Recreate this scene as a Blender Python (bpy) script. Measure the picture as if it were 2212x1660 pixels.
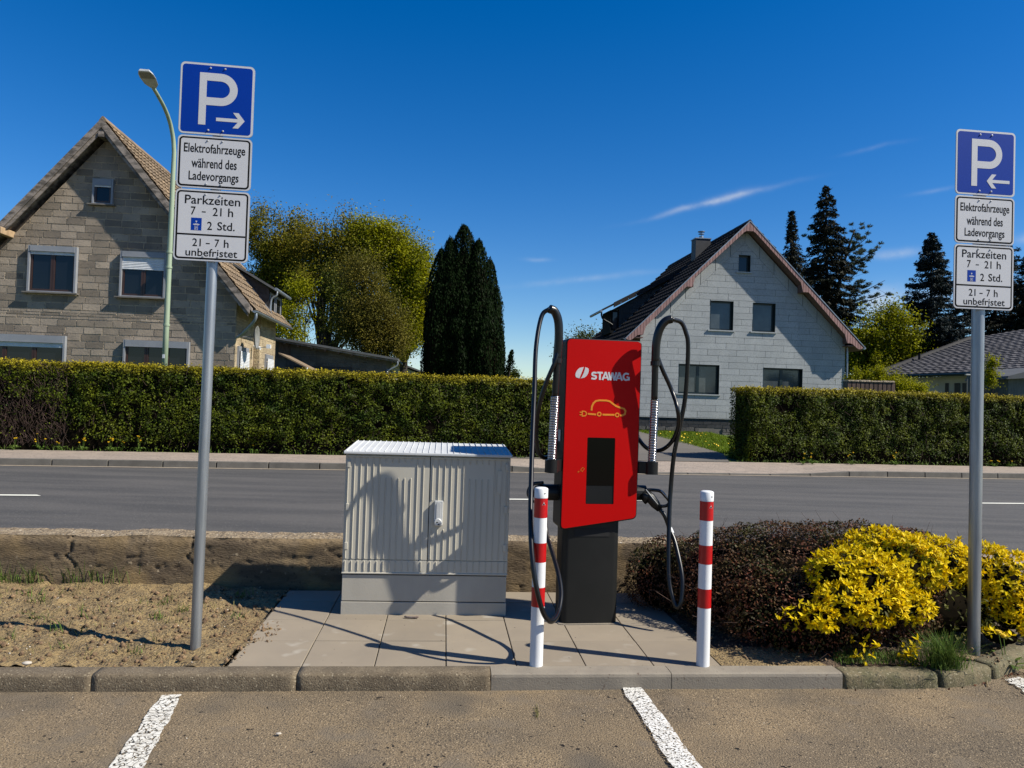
import bpy, bmesh, math, random
import numpy as np
from mathutils import Vector, Matrix
random.seed(7); RNG = np.random.default_rng(11)
rad = math.radians
S = bpy.context.scene
for o in list(bpy.data.objects): bpy.data.objects.remove(o)
COL = S.collection

# ------------------------------------------------------------------ camera
PW, PH, PF, PITCH, ROLL, EYE = 2212, 1660, 1600.0, rad(1.3), rad(1.78), 1.52
cam = bpy.data.cameras.new('camera'); co = bpy.data.objects.new('camera', cam); COL.objects.link(co)
cam.sensor_fit = 'HORIZONTAL'; cam.sensor_width = 36; cam.lens = 36 * PF / PW
cam.clip_start = 0.05; cam.clip_end = 5000
co.matrix_world = Matrix.Translation((0, 0, EYE)) @ Matrix.Rotation(rad(90) + PITCH, 4, 'X') @ Matrix.Rotation(ROLL, 4, 'Z')
S.camera = co
S.render.resolution_x = 1024; S.render.resolution_y = 768

# ------------------------------------------------------------------ light
SUN_EL = rad(44.5)
SUNV = Vector((math.cos(SUN_EL) * .968, math.cos(SUN_EL) * -.252, math.sin(SUN_EL)))
sl = bpy.data.lights.new('sun', 'SUN'); sl.energy = 5.0; sl.angle = rad(.53); sl.color = (1, .945, .83)
so = bpy.data.objects.new('sun', sl); COL.objects.link(so)
so.rotation_euler = (-SUNV).to_track_quat('-Z', 'Y').to_euler(); so.location = (20, -5, 20)
S.view_settings.view_transform = 'Standard'; S.view_settings.look = 'None'
S.view_settings.exposure = 0.68; S.view_settings.gamma = 1.0
S.view_settings.use_curve_mapping = False

# ------------------------------------------------------------------ pixel rays (photo measured at 2212 px wide)
def ray(x, y):
    cx, cy = (x - PW / 2) / PF, -(y - PH / 2) / PF
    lx = cx * math.cos(ROLL) - cy * math.sin(ROLL); ly = cx * math.sin(ROLL) + cy * math.cos(ROLL)
    return Vector((lx, math.cos(PITCH) - ly * math.sin(PITCH), math.sin(PITCH) + ly * math.cos(PITCH)))
def at(x, y, Y):
    r = ray(x, y); t = Y / r.y
    return Vector((r.x * t, Y, EYE + r.z * t))
def ground(x, y, z=0.0):
    r = ray(x, y); t = (z - EYE) / r.z
    return Vector((r.x * t, r.y * t, z))

# ------------------------------------------------------------------ world
SKY_STRENGTH = 0.059
def build_world():
    w = bpy.data.worlds.new('World'); S.world = w; w.use_nodes = True
    nt = w.node_tree; N = nt.nodes; L = nt.links; N.clear()
    out = N.new('ShaderNodeOutputWorld'); bg = N.new('ShaderNodeBackground')
    sky = N.new('ShaderNodeTexSky'); sky.sky_type = 'NISHITA'; sky.sun_disc = False
    sky.sun_elevation = SUN_EL; sky.sun_rotation = math.atan2(SUNV.x, SUNV.y)
    sky.air_density = 1.0; sky.dust_density = 0.35; sky.ozone_density = 3.2; sky.altitude = 600
    hs = N.new('ShaderNodeHueSaturation'); hs.inputs['Saturation'].default_value = 1.43; hs.inputs['Value'].default_value = 1.38
    hs.inputs['Hue'].default_value = 0.509
    L.new(sky.outputs[0], hs.inputs['Color'])
    tc = N.new('ShaderNodeTexCoord')
    nz = N.new('ShaderNodeTexNoise'); nz.inputs['Scale'].default_value = 9; nz.inputs['Detail'].default_value = 6
    L.new(tc.outputs['Generated'], nz.inputs['Vector'])
    cen = N.new('ShaderNodeVectorMath'); cen.operation = 'SUBTRACT'; cen.inputs[1].default_value = (.5, .5, .5)
    L.new(nz.outputs['Color'], cen.inputs[0])
    sc = N.new('ShaderNodeVectorMath'); sc.operation = 'SCALE'; sc.inputs['Scale'].default_value = .018
    L.new(cen.outputs[0], sc.inputs[0])
    dv = N.new('ShaderNodeVectorMath'); dv.operation = 'ADD'
    L.new(tc.outputs['Generated'], dv.inputs[0]); L.new(sc.outputs[0], dv.inputs[1])
    def math_(op, a, b=None):
        n = N.new('ShaderNodeMath'); n.operation = op
        for i, v in enumerate((a, b)):
            if v is None: continue
            if isinstance(v, (int, float)): n.inputs[i].default_value = v
            else: L.new(v, n.inputs[i])
        return n.outputs[0]
    tot = None
    wisps = [((1390, 474), (1700, 402), 5, .42), ((1500, 448), (1640, 414), 8, .22), ((1080, 622), (1430, 588), 6, .22), ((1130, 560), (1200, 563), 4, .22),
             ((1865, 553), (2000, 543), 8, .45), ((2185, 520), (2330, 512), 8, .9), ((1840, 668), (1960, 640), 26, .75), ((1960, 640), (2080, 640), 14, .5),
             ((1820, 335), (1960, 305), 4, .14), ((1960, 422), (2080, 400), 4, .16), ((850, 790), (930, 770), 20, .4), ((900, 800), (1400, 760), 30, .12)]
    for (p0, p1, wd, amp) in wisps:
        a, b = ray(*p0).normalized(), ray(*p1).normalized()
        c = ((a + b) / 2).normalized(); t = (b - a); half = t.length / 2; t.normalize(); n_ = c.cross(t).normalized()
        rel = N.new('ShaderNodeVectorMath'); rel.operation = 'SUBTRACT'; L.new(dv.outputs[0], rel.inputs[0]); rel.inputs[1].default_value = c
        def dot(vv, s):
            n = N.new('ShaderNodeVectorMath'); n.operation = 'DOT_PRODUCT'; L.new(rel.outputs[0], n.inputs[0]); n.inputs[1].default_value = vv / s
            return n.outputs['Value']
        u, v, f = dot(t, half * .75), dot(n_, wd / PF), dot(c, .4)
        e = math_('ADD', math_('ADD', math_('MULTIPLY', u, u), math_('MULTIPLY', v, v)), math_('MULTIPLY', f, f))
        g = math_('MULTIPLY', math_('EXPONENT', math_('MULTIPLY', e, -1.0)), amp)
        tot = g if tot is None else math_('ADD', tot, g)
    n2 = N.new('ShaderNodeTexNoise'); n2.inputs['Scale'].default_value = 22; n2.inputs['Detail'].default_value = 7; n2.inputs['Roughness'].default_value = .62
    L.new(tc.outputs['Generated'], n2.inputs['Vector'])
    rr = N.new('ShaderNodeMapRange'); rr.inputs['From Min'].default_value = .22; rr.inputs['From Max'].default_value = .66; L.new(n2.outputs['Fac'], rr.inputs['Value'])
    fac = math_('MINIMUM', math_('MULTIPLY', tot, rr.outputs[0]), .95)
    mx = N.new('ShaderNodeMixRGB'); L.new(fac, mx.inputs['Fac']); L.new(hs.outputs[0], mx.inputs['Color1'])
    k = .50 / SKY_STRENGTH; mx.inputs['Color2'].default_value = (k * .9, k * .95, k, 1)
    L.new(mx.outputs[0], bg.inputs['Color']); bg.inputs['Strength'].default_value = SKY_STRENGTH
    L.new(bg.outputs[0], out.inputs[0])
build_world()

# ------------------------------------------------------------------ materials
def mat(name, c1, c2=None, rough=.7, scale=6, detail=6, contrast=(.35, .65), bump=0, bscale=60, bdist=.01, metal=0,
        orand=0, irand=0, spec=.5, speck=None, stretch=None, coat=0, alpha_cracks=None, leaf=0, top=None):
    """c1/c2 mixed by world-position noise; orand/irand vary brightness per object / per mesh island."""
    m = bpy.data.materials.new(name); m.use_nodes = True; nt = m.node_tree; N = nt.nodes; L = nt.links
    b = N['Principled BSDF']; outn = N['Material Output']
    geo = N.new('ShaderNodeNewGeometry'); pos = geo.outputs['Position']
    if stretch:
        mp = N.new('ShaderNodeMapping'); mp.inputs['Scale'].default_value = stretch; L.new(pos, mp.inputs['Vector']); pos = mp.outputs[0]
    c2 = c2 or tuple(x * .82 for x in c1)
    if metal < .5: c1, c2 = tuple(x * .87 for x in c1), tuple(x * .87 for x in c2)
    nz = N.new('ShaderNodeTexNoise'); nz.inputs['Scale'].default_value = scale; nz.inputs['Detail'].default_value = detail; nz.inputs['Roughness'].default_value = .6
    L.new(pos, nz.inputs['Vector'])
    mr = N.new('ShaderNodeMapRange'); mr.inputs['From Min'].default_value = contrast[0]; mr.inputs['From Max'].default_value = contrast[1]
    L.new(nz.outputs['Fac'], mr.inputs['Value'])
    mx = N.new('ShaderNodeMixRGB'); L.new(mr.outputs[0], mx.inputs['Fac']); mx.inputs['Color1'].default_value = (*c1, 1); mx.inputs['Color2'].default_value = (*c2, 1)
    col = mx.outputs[0]
    if speck:   # list of (colour, scale, lo, hi): fine grain
        for (sc_, ss, lo, hi) in speck:
            vz = N.new('ShaderNodeTexNoise'); vz.inputs['Scale'].default_value = ss; vz.inputs['Detail'].default_value = 2; L.new(geo.outputs['Position'], vz.inputs['Vector'])
            m2 = N.new('ShaderNodeMapRange'); m2.inputs['From Min'].default_value = lo; m2.inputs['From Max'].default_value = hi; L.new(vz.outputs['Fac'], m2.inputs['Value'])
            m3 = N.new('ShaderNodeMixRGB'); L.new(m2.outputs[0], m3.inputs['Fac']); L.new(col, m3.inputs['Color1']); m3.inputs['Color2'].default_value = (*sc_, 1); col = m3.outputs[0]
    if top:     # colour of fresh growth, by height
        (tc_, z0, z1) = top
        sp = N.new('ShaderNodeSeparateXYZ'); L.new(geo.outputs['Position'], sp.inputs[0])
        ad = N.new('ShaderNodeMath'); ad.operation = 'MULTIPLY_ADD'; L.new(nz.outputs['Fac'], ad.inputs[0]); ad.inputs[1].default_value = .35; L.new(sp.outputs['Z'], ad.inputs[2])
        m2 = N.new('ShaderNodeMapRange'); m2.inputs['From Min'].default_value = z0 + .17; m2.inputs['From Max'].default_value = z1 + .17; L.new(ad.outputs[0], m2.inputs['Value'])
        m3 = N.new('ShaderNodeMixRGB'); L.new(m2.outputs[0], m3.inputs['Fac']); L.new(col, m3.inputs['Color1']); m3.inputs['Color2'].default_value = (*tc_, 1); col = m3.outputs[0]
    if orand or irand:
        if irand: src = geo.outputs['Random Per Island']; amt = irand
        else: oi = N.new('ShaderNodeObjectInfo'); src = oi.outputs['Random']; amt = orand
        m2 = N.new('ShaderNodeMapRange'); m2.inputs['To Min'].default_value = 1 - amt; m2.inputs['To Max'].default_value = 1 + amt; L.new(src, m2.inputs['Value'])
        hv = N.new('ShaderNodeHueSaturation'); L.new(col, hv.inputs['Color']); L.new(m2.outputs[0], hv.inputs['Value']); col = hv.outputs[0]
    L.new(col, b.inputs['Base Color']); b.inputs['Roughness'].default_value = rough; b.inputs['Metallic'].default_value = metal
    b.inputs['Specular IOR Level'].default_value = spec if not leaf else min(.12, spec * .24)
    if leaf: b.inputs['Roughness'].default_value = max(rough, .55)
    if coat: b.inputs['Coat Weight'].default_value = coat; b.inputs['Coat Roughness'].default_value = .05
    if bump:
        bz = N.new('ShaderNodeTexNoise'); bz.inputs['Scale'].default_value = bscale; bz.inputs['Detail'].default_value = 5; L.new(pos, bz.inputs['Vector'])
        bp = N.new('ShaderNodeBump'); bp.inputs['Strength'].default_value = bump; bp.inputs['Distance'].default_value = bdist
        L.new(bz.outputs['Fac'], bp.inputs['Height']); L.new(bp.outputs[0], b.inputs['Normal'])
    if leaf:
        tr = N.new('ShaderNodeBsdfTranslucent'); L.new(col, tr.inputs['Color'])
        ms = N.new('ShaderNodeMixShader'); ms.inputs['Fac'].default_value = leaf
        L.new(b.outputs[0], ms.inputs[1]); L.new(tr.outputs[0], ms.inputs[2]); L.new(ms.outputs[0], outn.inputs[0])
    if alpha_cracks:
        vo = N.new('ShaderNodeTexVoronoi'); vo.feature = 'DISTANCE_TO_EDGE'; vo.inputs['Scale'].default_value = alpha_cracks[0]
        nw = N.new('ShaderNodeTexNoise'); nw.inputs['Scale'].default_value = 14; nw.inputs['Detail'].default_value = 3; L.new(pos, nw.inputs['Vector'])
        va = N.new('ShaderNodeMixRGB'); va.blend_type = 'ADD'; va.inputs['Fac'].default_value = .12; L.new(pos, va.inputs['Color1']); L.new(nw.outputs['Color'], va.inputs['Color2'])
        L.new(va.outputs[0], vo.inputs['Vector'])
        m4 = N.new('ShaderNodeMapRange'); m4.inputs['From Min'].default_value = alpha_cracks[1]; m4.inputs['From Max'].default_value = alpha_cracks[1] + .02; L.new(vo.outputs['Distance'], m4.inputs['Value'])
        n5 = N.new('ShaderNodeTexNoise'); n5.inputs['Scale'].default_value = 75; n5.inputs['Detail'].default_value = 4; L.new(pos, n5.inputs['Vector'])
        m5 = N.new('ShaderNodeMapRange'); m5.inputs['From Min'].default_value = alpha_cracks[2]; m5.inputs['From Max'].default_value = alpha_cracks[2] + .05; L.new(n5.outputs['Fac'], m5.inputs['Value'])
        mm = N.new('ShaderNodeMath'); mm.operation = 'MULTIPLY'; L.new(m4.outputs[0], mm.inputs[0]); L.new(m5.outputs[0], mm.inputs[1])
        L.new(mm.outputs[0], b.inputs['Alpha'])
    return m

M = {}
M['asphalt_old'] = mat('weathered_asphalt', (.255, .187, .110), (.145, .113, .076), rough=.95, scale=1.3, detail=8, contrast=(.36, .62), bump=.9, bscale=120, bdist=.012, spec=.2,
                       speck=[((.055, .046, .036), 120, .54, .64), ((.40, .31, .20), 140, .60, .70), ((.10, .083, .062), 1.7, .56, .72), ((.012, .011, .01), 28, .70, .72), ((.15, .12, .085), 5, .55, .75)])
M['asphalt_road'] = mat('road_asphalt', (.092, .086, .080), (.060, .058, .056), rough=.85, scale=1.2, contrast=(.38, .62), bump=.5, bscale=80, bdist=.01, spec=.35, stretch=(.25, 1.6, 1),
                        speck=[((.14, .13, .12), 45, .62, .7), ((.03, .03, .03), 38, .62, .72)])
M['drive'] = mat('driveway_asphalt', (.125, .11, .092), (.095, .085, .072), rough=.9, scale=.8, stretch=(.4, 1.2, 1), bump=.3, bscale=40)
M['paint_w'] = mat('road_paint', (.74, .73, .69), (.60, .58, .53), rough=.8, scale=20, alpha_cracks=(34, .018, .40), bump=.3, bscale=120)
M['paint_w2'] = mat('worn_parking_paint', (.70, .68, .62), (.55, .52, .45), rough=.9, scale=22, alpha_cracks=(24, .040, .36), bump=.5, bscale=120)
M['paint_clean'] = mat('road_line_paint', (.78, .77, .66), (.70, .69, .60), rough=.7, scale=3)
M['slab'] = mat('paving_slab_concrete', (.27, .222, .160), (.22, .182, .135), rough=.85, scale=2.2, detail=8, contrast=(.3, .7), bump=.12, bscale=180, bdist=.004, orand=.07,
                speck=[((.05, .035, .025), 34, .735, .75), ((.30, .27, .22), 6, .62, .78)])
M['joint'] = mat('joint_sand', (.07, .058, .04), (.035, .03, .022), rough=1, scale=30, bump=.8, bscale=150)
M['kerb_old'] = mat('weathered_kerb', (.175, .135, .085), (.105, .08, .05), rough=.95, scale=7, contrast=(.35, .65), bump=.6, bscale=130, bdist=.008,
                    speck=[((.07, .05, .03), 80, .55, .66), ((.30, .25, .17), 95, .62, .7)])
M['kerb_new'] = mat('new_concrete_kerb', (.25, .215, .165), (.20, .172, .135), rough=.85, scale=6, bump=.25, bscale=120, speck=[((.10, .07, .05), 45, .66, .74)])
M['kerb_moss'] = mat('mossy_kerb', (.165, .13, .072), (.085, .08, .035), rough=.95, scale=9, bump=.6, bscale=110, bdist=.008, speck=[((.05, .045, .025), 70, .56, .66), ((.28, .24, .16), 85, .62, .7)])
M['kerb_far'] = mat('far_kerb', (.13, .118, .10), (.09, .082, .07), rough=.9, scale=4, bump=.4, bscale=60, orand=.08)
M['cobble'] = mat('pavement_setts', (.33, .265, .21), (.255, .21, .17), rough=.9, scale=3, bump=.7, bscale=25, bdist=.02, speck=[((.13, .10, .08), 18, .60, .68)])
M['gutter'] = mat('gutter_concrete', (.33, .27, .20), (.22, .18, .13), rough=.9, scale=6)
M['soil'] = mat('sandy_soil', (.32, .225, .10), (.18, .125, .058), rough=1, scale=5, detail=9, bump=1, bscale=70, bdist=.03,
                speck=[((.07, .045, .022), 45, .56, .66), ((.46, .37, .23), 80, .66, .72)])
M['soil_dark'] = mat('dark_soil', (.115, .075, .045), (.055, .036, .022), rough=1, scale=9, detail=9, bump=1, bscale=60, bdist=.03, speck=[((.25, .19, .12), 60, .62, .7)])
M['clod'] = mat('soil_clod', (.24, .155, .08), (.13, .08, .045), rough=1, scale=40, irand=.35, bump=.8, bscale=150)
M['pebble'] = mat('pebble', (.55, .50, .42), (.35, .30, .24), rough=.8, scale=25, irand=.3)
M['mudwall'] = mat('old_concrete_wall', (.215, .155, .088), (.105, .075, .045), rough=1, scale=3.2, detail=9, contrast=(.36, .60), stretch=(.6, 1, 3.0), bump=.9, bscale=60, bdist=.012,
                   speck=[((.05, .034, .02), 34, .56, .70), ((.36, .28, .18), 17, .66, .74), ((.22, .15, .07), 3, .5, .7)])
M['walltop'] = mat('crumbled_wall_top', (.36, .28, .18), (.22, .16, .095), rough=1, scale=14, bump=1, bscale=45, bdist=.04, speck=[((.08, .055, .03), 30, .58, .66), ((.6, .52, .42), 26, .68, .72)])
M['grass'] = mat('grass_blade', (.075, .14, .02), (.12, .17, .035), rough=.6, scale=3, irand=.4, leaf=.3)
M['lawn_blade'] = mat('lawn_blade', (.115, .185, .010), (.15, .20, .012), rough=.6, scale=3, irand=.4, leaf=.35)
M['drygrass'] = mat('dry_grass', (.26, .22, .09), (.12, .13, .04), rough=.8, scale=9, irand=.4, leaf=.2)
M['lawn'] = mat('lawn_turf', (.055, .095, .012), (.085, .125, .018), rough=.9, scale=2.5, bump=.8, bscale=30, bdist=.04)
M['field'] = mat('field_ground', (.08, .10, .03), (.10, .09, .04), rough=1, scale=.2)
M['galv'] = mat('galvanised_steel', (.36, .375, .385), (.25, .265, .28), rough=.42, metal=.75, scale=3, stretch=(14, 14, .8), bump=.05, bscale=10)
M['alu'] = mat('sign_aluminium', (.50, .51, .53), rough=.5, metal=.4)
M['sign_blue'] = mat('sign_blue', (.0008, .038, .32), (.0008, .034, .29), rough=.4, spec=.2, scale=.8)
M['sign_white'] = mat('sign_white', (.60, .595, .60), (.56, .555, .565), rough=.45, scale=1.5, speck=[((.50, .50, .51), 300, .5, .6)])
M['sign_black'] = mat('sign_black', (.008, .008, .008), rough=.8, spec=.1)
M['bolt'] = mat('bolt_steel', (.6, .6, .6), rough=.4, metal=.3)
M['cabinet'] = mat('cabinet_polyester', (.52, .485, .40), (.48, .445, .365), rough=.55, scale=1.5, bump=.08, bscale=260, bdist=.002)
M['cabinet_lid'] = mat('cabinet_lid', (.56, .57, .56), (.48, .49, .49), rough=.6, scale=4, bump=.06, bscale=200)
M['cabinet_base'] = mat('cabinet_base', (.43, .395, .33), (.36, .33, .275), rough=.7, scale=3, bump=.1, bscale=150, stretch=(1, 1, .5))
M['handle'] = mat('handle_plastic', (.58, .58, .56), rough=.35)
M['dark'] = mat('dark_gap', (.008, .008, .008), rough=.8)
M['red'] = mat('red_lacquer', (.52, .0008, .0004), (.49, .0008, .0004), rough=.5, scale=1, spec=.12, bump=.03, bscale=500, bdist=.001)
M['charger_black'] = mat('charger_black', (.006, .0062, .0062), (.008, .008, .008), rough=.45, spec=.3, scale=3, bump=.05, bscale=300, bdist=.002)
M['pedestal'] = mat('pedestal_black', (.0085, .0088, .008), (.014, .014, .0125), rough=.5, spec=.3, scale=3.5, contrast=(.45, .8), bump=.05, bscale=250, bdist=.002)
M['rubber'] = mat('cable_rubber', (.005, .005, .0055), rough=.33, spec=.45)
M['screen'] = mat('screen_glass', (.0012, .0012, .0014), rough=.12, spec=.25)
M['logo_w'] = mat('logo_white', (.66, .65, .66), rough=.5)
M['logo_y'] = mat('logo_yellow', (.80, .26, .004), rough=.5)
M['spring'] = mat('spring_steel', (.82, .80, .78), rough=.22, metal=1)
M['white_pl'] = mat('white_powder_coat', (.76, .765, .77), (.70, .705, .71), rough=.35, scale=2, spec=.4)
M['red_film'] = mat('red_reflective_film', (.46, .001, .003), (.40, .001, .003), rough=.38, scale=6)
M['rust'] = mat('rusty_iron', (.09, .055, .045), (.16, .13, .12), rough=.8, scale=30, bump=.6, bscale=90)
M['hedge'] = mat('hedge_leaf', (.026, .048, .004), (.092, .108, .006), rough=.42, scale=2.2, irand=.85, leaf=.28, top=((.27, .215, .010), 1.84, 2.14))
M['twig'] = mat('brown_twig', (.075, .042, .030), (.045, .026, .02), rough=.9, scale=12, irand=.4)
M['core'] = mat('shade_core', (.006, .005, .0035), (.010, .008, .005), rough=1, scale=8, spec=0)  # near-black colour standing in for the shade inside hedges, shrubs and yew
M['coton'] = mat('cotoneaster_leaf', (.044, .042, .011), (.105, .045, .024), rough=.3, scale=2.6, contrast=(.42, .6), irand=.7, leaf=.15)
M['coton_r'] = mat('cotoneaster_red_leaf', (.15, .045, .025), (.10, .045, .02), rough=.4, scale=6, irand=.5, leaf=.2)
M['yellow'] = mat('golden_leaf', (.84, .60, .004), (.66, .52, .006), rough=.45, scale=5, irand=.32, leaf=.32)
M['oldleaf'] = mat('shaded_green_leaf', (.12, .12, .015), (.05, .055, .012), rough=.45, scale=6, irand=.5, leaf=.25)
M['flower'] = mat('dandelion_flower', (.85, .55, .004), rough=.7, scale=9)
M['block'] = mat('pumice_block', (.335, .270, .202), (.205, .170, .134), rough=.95, scale=1.6, detail=8, contrast=(.3, .7), bump=.4, bscale=22, bdist=.015, orand=.34, speck=[((.13, .11, .09), 16, .62, .72)])
M['block_warm'] = mat('side_block', (.42, .33, .20), (.30, .235, .15), rough=.95, scale=2, bump=.8, bscale=18, bdist=.03, orand=.16, speck=[((.13, .11, .09), 16, .6, .7)])
M['block_dark'] = mat('dark_block', (.115, .108, .10), (.07, .066, .062), rough=.95, scale=2, bump=.6, bscale=18, bdist=.03, orand=.2)
M['mortar'] = mat('mortar', (.56, .44, .30), (.38, .30, .21), rough=1, scale=6, bump=1, bscale=25, bdist=.04)
M['mortar_dark'] = mat('grey_mortar', (.17, .155, .135), (.12, .11, .10), rough=1, scale=6)
M['wood_w'] = mat('weathered_board', (.30, .25, .21), (.10, .085, .07), rough=.9, scale=5, contrast=(.42, .58), stretch=(.6, .6, 1.4), bump=.5, bscale=30)
M['wood_light'] = mat('pale_purlin_wood', (.44, .31, .18), (.30, .20, .11), rough=.85, scale=6)
M['wood_brown'] = mat('brown_plank', (.16, .10, .07), (.09, .055, .04), rough=.9, scale=8, stretch=(3, 3, .6), orand=.2)
M['tile_tan'] = mat('sandy_roof_tile', (.24, .168, .098), (.13, .095, .062), rough=.9, scale=1.6, irand=.25)
M['tile_black'] = mat('black_roof_tile', (.012, .011, .012), (.020, .018, .018), rough=.8, scale=1.5, irand=.2, spec=.3)
M['tile_grey'] = mat('grey_roof_tile', (.085, .08, .083), (.06, .056, .058), rough=.7, scale=1.2, irand=.2, spec=.3)
M['slate'] = mat('slate', (.020, .020, .022), (.032, .032, .035), rough=.6, scale=5, orand=.3, spec=.4)
M['slate_flat'] = mat('bitumen_sheet', (.10, .105, .11), (.075, .08, .085), rough=.8, scale=3)
M['zinc'] = mat('zinc_sheet', (.28, .31, .34), (.20, .23, .26), rough=.42, metal=.6, scale=3)
M['shutter_box'] = mat('shutter_grey', (.27, .28, .30), (.22, .23, .25), rough=.5, scale=2)
M['shutter'] = mat('roller_shutter_slat', (.72, .73, .74), rough=.5)
M['wframe_b'] = mat('brown_window_frame', (.050, .024, .018), rough=.4)
M['wframe_g'] = mat('dark_window_frame', (.010, .022, .022), rough=.35)
M['matt_dark'] = mat('dark_matt_frame', (.012, .013, .014), rough=.9, spec=.1)
M['glass'] = mat('window_glass', (.004, .006, .011), (.008, .010, .014), rough=.05, spec=.45, scale=1)
M['curtain_glass'] = mat('curtained_glass', (.085, .10, .105), (.05, .06, .068), rough=.1, spec=.5, scale=1.5)
M['siding'] = mat('fibre_cement_panel', (.40, .415, .415), (.31, .325, .33), rough=.9, scale=1.6, detail=9, contrast=(.3, .7), stretch=(1, 1, .7), bump=.2, bscale=60, bdist=.008, orand=.05, speck=[((.24, .25, .25), 26, .50, .66)])
M['siding_gap'] = mat('panel_joint', (.15, .16, .165), rough=.9)
M['barge'] = mat('reddish_barge_board', (.40, .225, .20), (.22, .12, .11), rough=.8, scale=7, stretch=(5, 5, .35), orand=.12)
M['soffit'] = mat('soffit_board', (.17, .10, .085), (.13, .075, .065), rough=.8, scale=6)
M['render_w'] = mat('white_render', (.62, .60, .54), (.52, .50, .45), rough=.9, scale=1)
M['cream'] = mat('cream_wall', (.50, .47, .36), rough=.9)
M['fence_g'] = mat('grey_fence_plank', (.14, .15, .14), (.09, .10, .095), rough=.9, scale=6, stretch=(3, 3, .5), orand=.2)
M['lamp_green'] = mat('pale_green_paint', (.33, .40, .27), (.27, .34, .23), rough=.45, scale=3, stretch=(3, 3, .5), spec=.5)
M['lamp_head'] = mat('lamp_housing', (.50, .52, .52), rough=.4)
M['lamp_glass'] = mat('lamp_glass', (.24, .24, .22), (.18, .18, .17), rough=.3, scale=18)
M['lf_brown'] = mat('young_bronze_leaf', (.20, .155, .012), (.13, .13, .010), rough=.6, scale=.5, irand=.5, leaf=.3)
M['lf_brown2'] = mat('olive_brown_leaf', (.15, .125, .015), (.09, .085, .012), rough=.6, scale=.6, irand=.5, leaf=.25)
M['lf_green'] = mat('spring_green_leaf', (.32, .31, .004), (.15, .165, .006), rough=.5, scale=.7, irand=.55, leaf=.42)
M['lf_mid'] = mat('mid_green_leaf', (.085, .095, .008), (.05, .065, .008), rough=.55, scale=.6, irand=.5, leaf=.32)
M['bark'] = mat('bark', (.05, .038, .028), (.03, .023, .018), rough=1, scale=6, bump=.8, bscale=20)
M['yew'] = mat('yew_needle', (.0045, .0100, .0025), (.0085, .0175, .0045), rough=.55, scale=1, irand=.7, leaf=.08, spec=.12)
M['spruce'] = mat('spruce_needle', (.012, .017, .009), (.022, .022, .013), rough=.65, scale=1, irand=.7, leaf=.08)
M['fir'] = mat('blue_fir_needle', (.013, .022, .023), (.020, .030, .028), rough=.6, scale=1, irand=.6, leaf=.08)
M['pine'] = mat('pine_needle', (.075, .105, .070), (.045, .065, .042), rough=.6, scale=1, irand=.5, leaf=.15)

# ------------------------------------------------------------------ builders
def obj(name, me, parent=None, loc=(0, 0, 0), rot=None):
    o = bpy.data.objects.new(name, me); COL.objects.link(o); o.location = loc
    if rot is not None: o.rotation_euler = rot
    if parent is not None: o.parent = parent
    return o
def tag(o, label=None, cat=None, group=None, kind=None):
    if label: o['label'] = label
    if cat: o['category'] = cat
    if group: o['group'] = group
    if kind: o['kind'] = kind
    return o
class Frame:
    def __init__(s, O, yaw): s.O = Vector((O[0], O[1], O[2])); s.yaw = yaw; s.R = Matrix.Rotation(-yaw, 3, 'Z')
    def hit(s, x, y, p=(0, 0, 0), n=(0, 1, 0)):
        o = s.R @ (Vector((0, 0, EYE)) - s.O); d = s.R @ ray(x, y); n = Vector(n)
        t = ((Vector(p) - o).dot(n)) / d.dot(n); return o + d * t
    def w(s, x, y, z=0): return s.O + s.R.inverted() @ Vector((x, y, z))
def root(name, label, cat, fr, group=None, kind=None):
    o = bpy.data.objects.new(name, None); o.empty_display_size = .2; COL.objects.link(o)
    o.location = fr.O; o.rotation_euler = (0, 0, fr.yaw)
    return tag(o, label, cat, group, kind)
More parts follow.
